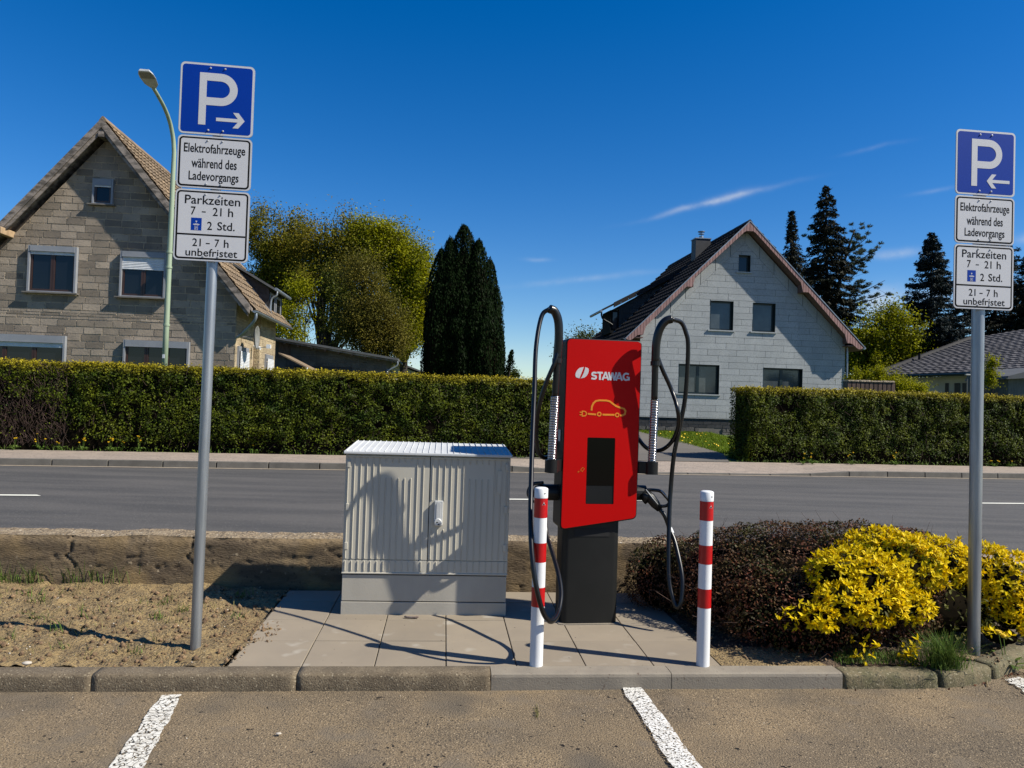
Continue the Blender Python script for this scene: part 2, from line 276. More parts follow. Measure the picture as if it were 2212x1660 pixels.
class MB:
    def __init__(s): s.v = []; s.f = []
    def quad(s, *p): i = len(s.v); s.v += [tuple(q) for q in p]; s.f.append(tuple(range(i, i + len(p)))); return s
    def box(s, x0, x1, y0, y1, z0, z1):
        i = len(s.v); s.v += [(x, y, z) for x in (x0, x1) for y in (y0, y1) for z in (z0, z1)]
        s.f += [tuple(i + k for k in f) for f in ((0, 1, 3, 2), (4, 6, 7, 5), (0, 4, 5, 1), (2, 3, 7, 6), (0, 2, 6, 4), (1, 5, 7, 3))]; return s
    def prism(s, poly, y0, y1, axis='y'):
        """poly in (x,z) extruded along y (or (x,y) along z, or (y,z) along x)"""
        i = len(s.v); n = len(poly)
        P = {'y': lambda a, b, t: (a, t, b), 'z': lambda a, b, t: (a, b, t), 'x': lambda a, b, t: (t, a, b)}[axis]
        s.v += [P(a, b, y0) for a, b in poly] + [P(a, b, y1) for a, b in poly]
        s.f.append(tuple(range(i, i + n))); s.f.append(tuple(range(i + 2 * n - 1, i + n - 1, -1)))
        for k in range(n): j = (k + 1) % n; s.f.append((i + k, i + n + k, i + n + j, i + j))
        return s
    def tube(s, pts, r, n=10, caps=True):
        pts = [Vector(p) for p in pts]; m = len(pts); rs = r if isinstance(r, (list, tuple)) else [r] * m
        i = len(s.v); up = None
        for k in range(m):
            t = (pts[min(k + 1, m - 1)] - pts[max(k - 1, 0)]).normalized()
            if up is None: up = Vector((0, 0, 1)) if abs(t.z) < .9 else Vector((0, 1, 0))
            a = t.cross(up)
            if a.length < 1e-4: a = t.cross(Vector((1, 0, 0)))
            a.normalize(); b = a.cross(t).normalized(); up = b
            for q in range(n):
                an = 2 * math.pi * q / n; s.v.append(tuple(pts[k] + a * math.cos(an) * rs[k] + b * math.sin(an) * rs[k]))
        for k in range(m - 1):
            for q in range(n):
                q2 = (q + 1) % n; s.f.append((i + k * n + q, i + k * n + q2, i + (k + 1) * n + q2, i + (k + 1) * n + q))
        if caps: s.f.append(tuple(i + q for q in range(n))[::-1]); s.f.append(tuple(i + (m - 1) * n + q for q in range(n)))
        return s
    def lathe(s, prof, n=24, c=(0, 0, 0)):
        i = len(s.v); m = len(prof)
        for (r, z) in prof:
            for q in range(n): a = 2 * math.pi * q / n; s.v.append((c[0] + r * math.cos(a), c[1] + r * math.sin(a), c[2] + z))
        for k in range(m - 1):
            for q in range(n): q2 = (q + 1) % n; s.f.append((i + k * n + q, i + k * n + q2, i + (k + 1) * n + q2, i + (k + 1) * n + q))
        s.f.append(tuple(i + q for q in range(n))[::-1]); s.f.append(tuple(i + (m - 1) * n + q for q in range(n))); return s
    def ribbon(s, pts, w, y0, y1):
        """flat stroke in the xz plane with thickness"""
        P = [Vector((a, b)) for a, b in pts]; n = len(P); L_, R_ = [], []
        for k in range(n):
            if k == 0: t = P[1] - P[0]
            elif k == n - 1: t = P[-1] - P[-2]
            else: t = (P[k + 1] - P[k]).normalized() + (P[k] - P[k - 1]).normalized()
            t.normalize(); nn = Vector((-t.y, t.x)); sc = 1
            if 0 < k < n - 1: sc = 1 / max(.5, nn.dot(Vector((-(P[k + 1] - P[k]).normalized().y, (P[k + 1] - P[k]).normalized().x))))
            L_.append(P[k] + nn * w / 2 * sc); R_.append(P[k] - nn * w / 2 * sc)
        i = len(s.v)
        for k in range(n):
            s.v += [(L_[k].x, y0, L_[k].y), (R_[k].x, y0, R_[k].y), (L_[k].x, y1, L_[k].y), (R_[k].x, y1, R_[k].y)]
        for k in range(n - 1):
            a, b = i + 4 * k, i + 4 * k + 4
            s.f += [(a, a + 1, b + 1, b), (a, b, b + 2, a + 2), (a + 1, a + 3, b + 3, b + 1), (a + 2, b + 2, b + 3, a + 3)]
        return s
    def mesh(s, name, m, smooth=False):
        me = bpy.data.meshes.new(name); me.from_pydata(s.v, [], s.f); me.materials.append(M[m] if isinstance(m, str) else m)
        bm = bmesh.new(); bm.from_mesh(me); bmesh.ops.recalc_face_normals(bm, faces=bm.faces); bm.to_mesh(me); bm.free()
        if smooth: me.shade_smooth()
        me.update(); return me
    def build(s, name, m, parent=None, bevel=0, smooth=False, loc=(0, 0, 0), segs=2):
        o = obj(name, s.mesh(name, m, smooth), parent, loc)
        if bevel:
            b = o.modifiers.new('bevel', 'BEVEL'); b.width = bevel; b.segments = segs; b.limit_method = 'ANGLE'; b.angle_limit = rad(35)
        if smooth == 'edge': pass
        return o
def smooth_by_angle(o, ang=40):
    me = o.data; me.shade_smooth()
    bm = bmesh.new(); bm.from_mesh(me)
    for e in bm.edges:
        if len(e.link_faces) == 2 and e.calc_face_angle(0) > rad(ang): e.smooth = False
    bm.to_mesh(me); bm.free()
def rrect(x0, x1, z0, z1, r, n=6):
    P = []
    for cx, cz, a0 in ((x1 - r, z1 - r, 0), (x0 + r, z1 - r, 90), (x0 + r, z0 + r, 180), (x1 - r, z0 + r, 270)):
        for k in range(n + 1): a = rad(a0 + 90 * k / n); P.append((cx + r * math.cos(a), cz + r * math.sin(a)))
    return P
def rpoly(pts, r, n=5):
    """round the corners of a convex polygon"""
    out = []; m = len(pts)
    for i in range(m):
        p = Vector(pts[i]); a = (Vector(pts[i - 1]) - p).normalized(); b = (Vector(pts[(i + 1) % m]) - p).normalized()
        rr = r if not isinstance(r, (list, tuple)) else r[i]
        A = p + a * rr; B = p + b * rr
        for k in range(n + 1):
            t = k / n; q = A * (1 - t) ** 2 + p * 2 * t * (1 - t) + B * t * t; out.append((q.x, q.y))
    return out
def spline(pts, n=8):
    P = [Vector(p) for p in pts]; P = [P[0] * 2 - P[1]] + P + [P[-1] * 2 - P[-2]]; out = []
    for i in range(1, len(P) - 2):
        for k in range(n):
            t = k / n; a, b, c, d = P[i - 1:i + 3]
            out.append(.5 * ((2 * b) + (c - a) * t + (2 * a - 5 * b + 4 * c - d) * t * t + (3 * b - a - 3 * c + d) * t ** 3))
    out.append(P[-2]); return out
def nmesh(name, V, faces_n, mt, parent=None, smooth=False):
    """numpy mesh; V (N,3), faces_n list of (array (M,k))"""
    me = bpy.data.meshes.new(name)
    me.vertices.add(len(V)); me.vertices.foreach_set('co', V.astype(np.float32).ravel())
    loops = np.concatenate([f.ravel() for f in faces_n]); tot = np.concatenate([np.full(len(f), f.shape[1]) for f in faces_n])
    st = np.concatenate([[0], np.cumsum(tot)[:-1]])
    me.loops.add(len(loops)); me.loops.foreach_set('vertex_index', loops.astype(np.int32))
    me.polygons.add(len(tot)); me.polygons.foreach_set('loop_start', st.astype(np.int32)); me.polygons.foreach_set('loop_total', tot.astype(np.int32))
    me.materials.append(M[mt]); me.update(calc_edges=True)
    if smooth: me.shade_smooth()
    return me
def vnoise(x, y, seed=0):
    r = np.random.default_rng(seed); G = r.random((64, 64))
    xi = np.floor(x).astype(int); yi = np.floor(y).astype(int); fx = x - xi; fy = y - yi; fx = fx * fx * (3 - 2 * fx); fy = fy * fy * (3 - 2 * fy)
    g = lambda a, b: G[a % 64, b % 64]
    return (g(xi, yi) * (1 - fx) + g(xi + 1, yi) * fx) * (1 - fy) + (g(xi, yi + 1) * (1 - fx) + g(xi + 1, yi + 1) * fx) * fy - .5
def fbm(x, y, f=1, o=4, seed=0):
    s = 0; a = 1
    for k in range(o): s = s + a * vnoise(x * f + 7.3 * k, y * f + 3.1 * k, seed + k); f *= 2.1; a *= .5
    return s
def norm(a): return a / np.maximum(np.linalg.norm(a, axis=1, keepdims=True), 1e-9)
def leaves(C, D, size, aspect=.5, jit=.35, fold=0, up=None):
    """one pointed leaf per row: centre C, facing normal D. returns V,F (rhombus, or folded pair)"""
    n = len(C); Nn = norm(D + RNG.normal(0, jit, (n, 3)))
    T = RNG.normal(0, 1, (n, 3)) if up is None else up + RNG.normal(0, .35, (n, 3))
    T = norm(T - (T * Nn).sum(1, keepdims=True) * Nn); B = np.cross(Nn, T)
    s = (size * RNG.uniform(.65, 1.25, n))[:, None] if np.isscalar(size) else size[:, None]
    a = C - T * s * .5; b = C + T * s * .5; m = C + T * s * .02
    l = m + B * s * aspect * .5 + Nn * s * fold; r = m - B * s * aspect * .5 + Nn * s * fold
    V = np.stack([a, l, b, r], 1).reshape(-1, 3); k = np.arange(n) * 4
    return V, np.stack([k, k + 1, k + 2, k + 3], 1)
def leafobj(name, C, D, size, mt, parent=None, **kw):
    V, F = leaves(C, D, size, **kw); return obj(name, nmesh(name, V, [F], mt), parent)
def twigs(P, Q, r):
    """thin 3-sided sticks from P to Q"""
    n = len(P); T = norm(Q - P); A = norm(np.cross(T, RNG.normal(0, 1, (n, 3)))); B = np.cross(T, A); V = []
    for k in range(3):
        an = 2.094 * k; V.append(P + (A * math.cos(an) + B * math.sin(an)) * r)
    for k in range(3):
        an = 2.094 * k; V.append(Q + (A * math.cos(an) + B * math.sin(an)) * r * .5)
    V = np.stack(V, 1).reshape(-1, 3); b = np.arange(n) * 6
    F = np.concatenate([np.stack([b + k, b + (k + 1) % 3, b + 3 + (k + 1) % 3, b + 3 + k], 1) for k in range(3)]); return V, F
def textmesh(body, cx, cz, width, height, y, depth=.0012, weight=0.0, mt='sign_black', name='lettering', parent=None):
    cu = bpy.data.curves.new('t', 'FONT'); cu.body = body; cu.size = 1; cu.extrude = 0; cu.offset = weight; cu.resolution_u = 3
    o = bpy.data.objects.new('t', cu); COL.objects.link(o); bpy.context.view_layer.update()
    me = bpy.data.meshes.new_from_object(o.evaluated_get(bpy.context.evaluated_depsgraph_get()))
    bpy.data.objects.remove(o); bpy.data.curves.remove(cu)
    X = [v.co.x for v in me.vertices]; Z = [v.co.y for v in me.vertices]; x0, x1, z0, z1 = min(X), max(X), min(Z), max(Z)
    for v in me.vertices:
        v.co = ((v.co.x - (x0 + x1) / 2) / (x1 - x0) * width + cx, y, (v.co.y - (z0 + z1) / 2) / (z1 - z0) * height + cz)
    bm = bmesh.new(); bm.from_mesh(me)
    r = bmesh.ops.extrude_face_region(bm, geom=bm.faces[:]); vs = [g for g in r['geom'] if isinstance(g, bmesh.types.BMVert)]
    bmesh.ops.translate(bm, verts=vs, vec=(0, depth * .3, 0)); bmesh.ops.recalc_face_normals(bm, faces=bm.faces); bm.to_mesh(me); bm.free(); me.shade_flat()
    me.materials.clear(); me.materials.append(M[mt]); me.name = name
    return obj(name, me, parent)
def clip(poly, a, b, c):
    """keep a*x+b*z<=c"""
    out = []
    for i in range(len(poly)):
        p, q = poly[i - 1], poly[i]; fp, fq = a * p[0] + b * p[1] - c, a * q[0] + b * q[1] - c
        if (fp <= 0) != (fq <= 0):
            t = fp / (fp - fq); out.append((p[0] + (q[0] - p[0]) * t, p[1] + (q[1] - p[1]) * t))
        if fq <= 0: out.append(q)
    return out
def area(p): return abs(sum(p[i - 1][0] * p[i][1] - p[i][0] * p[i - 1][1] for i in range(len(p)))) / 2
def subtract(r, holes):
    rs = [r]
    for (a0, a1, b0, b1) in holes:
        nr = []
        for (x0, x1, z0, z1) in rs:
            if a1 <= x0 or a0 >= x1 or b1 <= z0 or b0 >= z1: nr.append((x0, x1, z0, z1)); continue
            if a0 > x0: nr.append((x0, a0, z0, z1))
            if a1 < x1: nr.append((a1, x1, z0, z1))
            X0, X1 = max(x0, a0), min(x1, a1)
            if b1 < z1: nr.append((X0, X1, b1, z1))
            if b0 > z0: nr.append((X0, X1, z0, b0))
        rs = nr
    return rs
def pieces(rows, x0, x1, length, gap, holes, planes, rnd=.0, stagger=.5):
    """rows: list of (z0,z1). returns clipped polygons"""
    out = []
    for k, (z0, z1) in enumerate(rows):
        x = x0 - length * ((k * stagger) % 1) - random.random() * rnd * length
        while x < x1:
            l = length * (1 + random.uniform(-rnd, rnd)); a, b = max(x, x0), min(x + l, x1)
            if b - a > .04:
                for r in subtract((a + gap / 2, b - gap / 2, z0 + gap / 2, z1 - gap / 2), holes):
                    if r[1] - r[0] < .03 or r[3] - r[2] < .03: continue
                    p = [(r[0], r[2]), (r[1], r[2]), (r[1], r[3]), (r[0], r[3])]
                    for pl in planes: p = clip(p, *pl) if len(p) > 2 else p
                    if len(p) > 2 and area(p) > .004: out.append(p)
            x += l
    return out
def lay(polys, name, mt, parent, y0, thick, jitter=.004, limit=300, score=None, put=None, rough=0, bevel=0):
    """each polygon becomes an object (limit biggest by score); rest one stuff mesh. put(x,y,z)->local coords rotation for side walls"""
    score = score or area; polys = sorted(polys, key=lambda p: -score(p)); cache = {}
    for p in polys[:limit]:
        cx = sum(a for a, b in p) / len(p); cz = sum(b for a, b in p) / len(p)
        q = [(a - cx, b - cz) for a, b in p]; key = tuple((round(a, 3), round(b, 3)) for a, b in q)
        if len(q) == 4 and key not in cache and sum(1 for _ in cache) < 400 or key not in cache:
            if rough: q = [(a + random.uniform(-rough, rough), b + random.uniform(-rough, rough)) for a, b in q]
            cache[key] = MB().prism(q, -thick, thick * .5).mesh(name, mt)
        o = obj(name, cache[key], parent, (cx, y0 + random.uniform(-jitter, jitter), cz))
        if put: o.location, o.rotation_euler = put(cx, y0 + random.uniform(-jitter, jitter), cz)
    if polys[limit:]:
        mb = MB()
        for p in polys[limit:]: mb.prism(p, y0 - thick, y0 + thick * .5)
        o = mb.build(name, mt, parent); tag(o, kind='stuff')
        if put: o.location, o.rotation_euler = put(0, 0, 0)

# ================================================================== SETTING
PZ = -.09                                           # car park level; paving slabs are at 0
K = Frame(ground(0, 1440), rad(5.14))               # kerb / paving frame: x along kerb, y away from the camera
RD = Frame((.058, 15.876, 0), rad(10.3))            # far kerb of the road
def flat(name, pts, z, mt, parent=None, kind='structure'):
    o = MB().quad(*[(p[0], p[1], z) for p in pts]).build(name, mt, parent)
    if kind: tag(o, kind=kind)
    return o
def grid(name, fr, x0, x1, y0, y1, nx, ny, zf, mt, mask=None):
    X, Y = np.meshgrid(np.linspace(x0, x1, nx), np.linspace(y0, y1, ny)); Z = zf(X, Y)
    c, s = math.cos(fr.yaw), math.sin(fr.yaw)
    V = np.stack([fr.O.x + X * c - Y * s, fr.O.y + X * s + Y * c, Z], -1).reshape(-1, 3)
    k = (np.arange(ny - 1)[:, None] * nx + np.arange(nx - 1)).ravel(); F = np.stack([k, k + 1, k + nx + 1, k + nx], 1)
    if mask is not None:
        mm = mask(X, Y).ravel(); F = F[mm[F].all(1)]
    return obj(name, nmesh(name, V, [F], mt, smooth=True))
tag(MB().quad((-1500, -300, -.35), (1500, -300, -.35), (1500, 3000, -.35), (-1500, 3000, -.35)).build('ground', 'field'), kind='structure')
# car park
tag(grid('car_park', Frame((0, 0, 0), 0), -12, 14, -8, 6.4, 260, 144, lambda X, Y: PZ + .006 * fbm(X, Y, .9, 4, 3), 'asphalt_old'), kind='structure')
def stripe(name, px, label, mt='paint_w2'):
    q = [ground(x, y, PZ + .012) for x, y in px]; nseg = 24; mb = MB()
    o = root(name, label, 'parking line', Frame(sum(q, Vector()) / 4, 0))
    inv = -(sum(q, Vector()) / 4)
    V = []; e = [0, 0]
    for k in range(nseg + 1):
        t = k / nseg
        for j, (a, b) in enumerate(((q[0], q[3]), (q[1], q[2]))):
            p = a.lerp(b, t) + inv; e[j] = e[j] * .5 + random.uniform(-.007, .007); p.x += e[j]; V.append(tuple(p))
    mb.v = V; mb.f = [(2 * k, 2 * k + 1, 2 * k + 3, 2 * k + 2) for k in range(nseg)]
    mb.build('paint', mt, o)
stripe('parking_line', [(350, 1502), (395, 1500), (290, 1700), (205, 1700)], 'cracked white parking line running to the kerb below the left sign post')
stripe('parking_line', [(1342, 1485), (1385, 1484), (1545, 1700), (1485, 1700)], 'white parking line with fine cracks at the new grey kerb right of centre', 'paint_w')
stripe('parking_line', [(2172, 1468), (2202, 1462), (2330, 1515), (2260, 1525)], 'short end of a white parking line at the far right edge beside the dandelion')
# pebbles on the car park
for (x, y, s, lab) in ((602, 1625 / 1.0, .011, 'small white pebble on the asphalt between the two parking lines'), (57, 1436, .021, 'pale flat stone lying on the soil behind the kerb at far left')):
    g = ground(x, y if s < .02 else 1436, PZ + .005 if s < .02 else .0)
    if s < .02: g = ground(601, 1587, PZ + .008)
    mb = MB().lathe([(s * .5, 0), (s, s * .3), (s * .9, s * .6), (s * .4, s * .8)], 9); mb.v = [(a * 1.3 + c * .3, b * .9, c * 1.0) for a, b, c in mb.v]
    tag(mb.build('pebble', 'pebble', None, smooth=True, loc=g), lab, 'stone')

# kerb of the car park ------------------------------------------------
kerb = root('kerb', None, None, Frame((0, 0, 0), 0), kind='structure')
def kerb_stone(a, b, mt, old, hfront=.13, top=0.0, wd=.125):
    """a,b: back top edge end points (world)"""
    a, b = Vector(a), Vector(b); L_ = (b - a).length; yaw = math.atan2(b.y - a.y, b.x - a.x); nx = max(6, int(L_ / .035)) if old else 6
    prof = [(-.0, -.12), (0, -.006), (-.006, 0.0), (-wd + .022, 0.0), (-wd + .006, -.005), (-wd, -.018), (-wd - .003, -.075), (-wd - .005, -hfront)] if old else \
           [(0, -.12), (0, -.003), (-.003, 0), (-wd + .018, 0), (-wd + .004, -.006), (-wd, -.020), (-wd, -.075), (-wd, -hfront)]
    V = []; n = len(prof); g = .002
    for i in range(nx + 1):
        x = g + (L_ - 2 * g) * i / nx; e = .005 if i in (0, nx) and old else 0
        for j, (py, pz) in enumerate(prof):
            am = .0026 if old else .0
            V.append((x, py + random.uniform(-am, am) + (e if py < -.05 else 0) * .6, top + pz + random.uniform(-am, am) * (.7 if j < 6 else .2) - e * (.5 if pz > -.05 else 0)))
    mb = MB(); mb.v = V
    for i in range(nx):
        for j in range(n - 1): q = i * n + j; mb.f.append((q, q + 1, q + n + 1, q + n))
    mb.f.append(tuple(range(n))); mb.f.append(tuple(range(nx * n + n - 1, nx * n - 1, -1)))
    o = mb.build('kerb_stone', mt, kerb, smooth=old); o.location = a; o.rotation_euler = (0, 0, yaw)
kx = [K.hit(x, y, (0, 0, 0), (0, 1, 0)).x for x, y in ((-420, 1440), (220, 1442), (650, 1440), (1058, 1440), (1437, 1439), (1797, 1438))]
for i in range(5):
    old = i < 3
    kerb_stone(K.w(kx[i], 0), K.w(kx[i + 1], 0), 'kerb_old' if old else 'kerb_new', old)
def kerb_arc(pts, mt, top=-.004, wd=.125, hfront=.13):
    pts = spline([tuple(p) for p in pts], 8); prof = [(-.0, -.12), (0, -.008), (.008, 0.0), (wd - .024, 0.0), (wd - .007, -.006), (wd, -.022), (wd + .004, -.075), (wd + .006, -hfront)]; n = len(prof); mb = MB(); m = len(pts)
    for i, p in enumerate(pts):
        t = (pts[min(i + 1, m - 1)] - pts[max(i - 1, 0)]).normalized(); nn = Vector((t.y, -t.x, 0)); e = .006 if i in (0, m - 1) else 0
        for j, (py, pz) in enumerate(prof):
            q = p + nn * (py - (e if py > .05 else 0) + random.uniform(-.005, .005)); mb.v.append((q.x - pts[0].x, q.y - pts[0].y, top + pz - e * .6 + random.uniform(-.004, .004)))
    for i in range(m - 1):
        for j in range(n - 1): q = i * n + j; mb.f.append((q, q + 1, q + n + 1, q + n))
    mb.f.append(tuple(range(n))); mb.f.append(tuple(range((m - 1) * n + n - 1, (m - 1) * n - 1, -1)))
    mb.build('kerb_stone', mt, kerb, smooth=True, loc=(pts[0].x, pts[0].y, 0))
g_ = lambda x, y: ground(x, y)
kerb_arc([K.w(kx[5] + .006, 0), g_(1860, 1438), g_(1930, 1438), g_(1997, 1437)], 'kerb_moss')
kerb_arc([g_(2001, 1437), g_(2040, 1435), g_(2075, 1429), g_(2098, 1424)], 'kerb_moss')
kerb_arc([g_(2101, 1423), g_(2135, 1411), g_(2170, 1394), g_(2196, 1374)], 'kerb_moss')
kerb_arc([g_(2199, 1372), g_(2225, 1345), g_(2245, 1310), g_(2255, 1270)], 'kerb_moss')

# paving slabs ---------------------------------------------------------
paving = root('paving', None, None, Frame(K.O, K.yaw), kind='structure')
rowd = [.003, .44, .88, 1.33, 1.64]; sx = [1.19 + .404 * i for i in range(8)]
MB().box(sx[0] - .01, sx[7], rowd[0], rowd[4], -.05, -.012).build('joint_bed', 'joint', paving)
for j in range(4):
    for i in range(7):
        a, b, c, d = sx[i] + .003, sx[i + 1] - .003, rowd[j] + .003, rowd[j + 1] - .003
        mb = MB().box(-(b - a) / 2, (b - a) / 2, -(d - c) / 2, (d - c) / 2, -.04, 0)
        o = mb.build('paving_slab', 'slab', paving, bevel=.003, loc=((a + b) / 2, (c + d) / 2, random.uniform(-.0025, 0)))
        o.rotation_euler = (random.uniform(-.003, .003), random.uniform(-.003, .003), random.uniform(-.003, .003))
# soil left / right ----------------------------------------------------
def soil_z(X, Y):
    edge = np.clip((1.19 - X) / .25, 0, 1)
    return -.008 + .030 * fbm(X, Y, 1.6, 3, 5) + .036 * fbm(X, Y, 9, 4, 9) * (.4 + .6 * edge) + .026 * np.exp(-((X - 1.06) / .10) ** 2 - ((Y - .62) / .3) ** 2) + .04 * np.clip(Y - 1.0, 0, 1) * np.clip((1.1 - X), 0, 1) + np.where(X > 1.17, .017, 0)
so1 = grid('soil', K, -4.5, 1.30, -.012, 1.95, 470, 170, soil_z, 'soil',
           mask=lambda X, Y: X < 1.19 - .004 + .20 * np.exp(-((Y - .58) / .20) ** 2) * (.7 + fbm(X, Y, 14, 2, 2)) + .02 * fbm(X, Y, 12, 2, 8)); tag(so1, kind='structure')
so2 = grid('soil', K, 4.02, 6.6, -.012, 3.1, 200, 200, lambda X, Y: -.012 + .04 * fbm(X, Y, 2, 3, 6) + .03 * fbm(X, Y, 11, 3, 1), 'soil_dark',
           mask=lambda X, Y: (X < 5.35 + .55 * np.clip(Y, 0, 1.2) ** .7)); tag(so2, kind='structure')
so3 = grid('soil', K, 4.025, 4.78, -.012, .34, 60, 30, lambda X, Y: (.004 + .016 * fbm(X, Y, 9, 3, 12)) * np.clip((Y - .0) / .05, 0, 1) * np.clip((X - 4.03) / .05, 0, 1) - .004 - .05 * np.clip((X - 4.5), 0, 1), 'soil'); tag(so3, kind='structure')
def clods(n, xr, yr, mt, smin, smax, fr=K, zf=None):
    V = []; F = []; base = np.array([(1, 0, 0), (-1, 0, 0), (0, 1, 0), (0, -1, 0), (0, 0, 1), (0, 0, -1)], float)
    fc = np.array([(0, 2, 4), (2, 1, 4), (1, 3, 4), (3, 0, 4), (2, 0, 5), (1, 2, 5), (3, 1, 5), (0, 3, 5)])
    for i in range(n):
        x, y = random.uniform(*xr), random.uniform(*yr); s = smin + (smax - smin) * random.random() ** 3
        p = fr.w(x, y); z = float(zf(np.array([x]), np.array([y]))[0]) if zf else .0
        V.append(base * s * RNG.uniform(.6, 1.2, (6, 1)) @ np.array(Matrix.Rotation(random.random() * 6, 3, 'Z')) + (p.x, p.y, z + s * .3)); F.append(fc + 6 * i)
    return obj('clods', nmesh('clods', np.concatenate(V), [np.concatenate(F)], mt))
tag(clods(2600, (-3.2, 1.24), (.01, 1.6), 'clod', .004, .024, zf=soil_z), 'loose clods of sandy soil scattered on the bare ground at left', kind='stuff')
tag(clods(260, (.98, 1.34), (.4, .85), 'clod', .003, .014, zf=soil_z), 'crumbs of soil spilled over the edge of the paving', kind='stuff')
tag(clods(500, (-3.2, 1.1), (.01, 1.6), 'pebble', .002, .008, zf=soil_z), 'tiny pale stones in the sandy soil at left', kind='stuff')
tag(clods(700, (4.1, 5.9), (.01, 1.0), 'clod', .004, .016), 'crumbs of dark soil and bark under the shrubs', kind='stuff')
tag(clods(420, (-3, 6), (-1.9, -.14), 'pebble', .0015, .004, zf=lambda X, Y: X * 0 + PZ), 'grit scattered over the car park asphalt', kind='stuff')
def blades(pts, hmin, hmax, w, spread, mt, name):
    n = len(pts); pts = np.array(pts); h = RNG.uniform(hmin, hmax, n); a = RNG.uniform(0, 6.283, n); lean = RNG.uniform(.1, spread, n)
    dx, dy = np.cos(a), np.sin(a); V = []
    for t, ww in ((0, 1), (.5, .8), (1, .08)):
        cx = pts[:, 0] + dx * lean * h * t ** 1.7; cy = pts[:, 1] + dy * lean * h * t ** 1.7; cz = pts[:, 2] + h * (t - .35 * lean * t * t)
        for sgn in (-1, 1): V.append(np.stack([cx - dy * w * ww * sgn, cy + dx * w * ww * sgn, cz], 1))
    V = np.stack(V, 1).reshape(-1, 3); b = np.arange(n) * 6
    F = np.concatenate([np.stack([b, b + 1, b + 3, b + 2], 1), np.stack([b + 2, b + 3, b + 5, b + 4], 1)])
    return obj(name, nmesh(name, V, [F], mt))
P = []
for k in range(230):
    x, y = random.uniform(-3, .9) if k % 3 else random.uniform(-3, -.6), random.uniform(.15, 1.6); c = random.choice((2, 4, 8))
    for q in range(c):
        p = K.w(x + random.gauss(0, .025), y + random.gauss(0, .025)); P.append((p.x, p.y, float(soil_z(np.array([x]), np.array([y]))[0])))
tag(blades(P, .02, .075, .002, 1.2, 'drygrass', 'grass'), 'sparse young grass sprouting in the sandy soil at left', kind='stuff')
P = []
for k in range(26):
    x, y = random.uniform(-1.9, 1.0), random.uniform(.2, 1.5); c = random.randint(8, 22)
    for q in range(c):
        p = K.w(x + random.gauss(0, .03), y + random.gauss(0, .03)); P.append((p.x, p.y, float(soil_z(np.array([x]), np.array([y]))[0])))
tag(blades(P, .03, .10, .0028, 1.3, 'grass', 'grass'), 'small green weed tufts dotted over the sandy soil at left', kind='stuff')
P = []
for (px, n, sp) in ((10, 60, .10), (75, 35, .06), (185, 45, .06), (235, 40, .08), (160, 18, .04)):
    g = ground(px, 1262)
    for q in range(n): P.append((g.x + random.gauss(0, sp), g.y - abs(random.gauss(0, .035)), .015))
tag(blades(P, .08, .22, .0025, 1.0, 'grass', 'grass'), 'long grass growing at the foot of the low concrete wall', kind='stuff')
# pavement behind the low wall, road -------------------------------------
z0 = RD.w(-60, -8.47); 
flat('near_pavement', [K.w(-7, 1.9), K.w(40, 1.9), RD.w(44, -8.47), RD.w(-9, -8.47)], -.012, 'cobble')
flat('road', [RD.w(-90, -8.47), RD.w(90, -8.47), RD.w(90, 0), RD.w(-90, 0)], -.004, 'asphalt_road')
for i, (s0, s1) in enumerate(((-10.67, -7.42), (-1.67, 1.4), (7.33, 10.4), (-19.7, -16.6))):
    q = MB().quad((0, 0, 0), (s1 - s0, 0, 0), (s1 - s0 - .1, .11, 0), (-.1, .11, 0)).build('road_marking', 'paint_clean', None, loc=RD.w(s0, -4.40 - .01 * s0)); q.location.z = .004; q.rotation_euler = (0, 0, RD.yaw - .01)
    tag(q, ['left dash of the white centre line on the road', 'middle dash of the white road centre line between cabinet and bollard', 'right dash of the white centre line beside the right sign post', 'centre line dash beyond the left edge'][i], 'road marking', 'centre line dashes')
flat('gutter', [RD.w(-60, -.14), RD.w(60, -.14), RD.w(60, .002), RD.w(-60, .002)], .002, 'gutter')
def kh(s): # far kerb height, dropped at the driveway
    a, b = 1.6, 6.6
    if s < a: d = a - s
    elif s > b: d = s - b
    else: d = 0
    return .03 + .095 * min(1, max(0, d / 1.6)) ** 1.0
fk = root('far_kerb', None, None, Frame(RD.O, RD.yaw), kind='structure')
for i in range(-13, 17):
    a, b = i + .01, i + .99; za, zb = kh(i), kh(i + 1); mb = MB()
    mb.v = [(a, 0, -.05), (b, 0, -.05), (a, .012, za), (b, .012, zb), (a, .13, za), (b, .13, zb), (a, .13, -.05), (b, .13, -.05)]
    mb.f = [(0, 1, 3, 2), (2, 3, 5, 4), (4, 5, 7, 6), (0, 2, 4, 6), (1, 7, 5, 3)]
    mb.build('kerb_stone', 'kerb_far', fk, bevel=.008)
sw = MB(); S_ = list(range(-40, 41))
for i, s in enumerate(S_): sw.v += [tuple(RD.w(s, .13, kh(s) - .004)), tuple(RD.w(s, 2.1, .13))]
sw.f = [(2 * i, 2 * i + 2, 2 * i + 3, 2 * i + 1) for i in range(len(S_) - 1)]
tag(sw.build('far_pavement', 'cobble'), kind='structure')
YARD = lambda y: .12 + .030 * min(max(y - 18, 0), 14)
def yardz(X, Y): return .10 + .030 * np.clip(Y - 18, 0, 14) + .02 * fbm(X, Y, .8, 3, 4)
yd = grid('garden_ground', RD, -45, 45, 2.08, 60, 120, 90, lambda X, Y: .105 + .030 * np.clip(Y - 2.1, 0, 14) + .02 * fbm(X, Y, .8, 2, 4), 'lawn'); tag(yd, kind='structure')
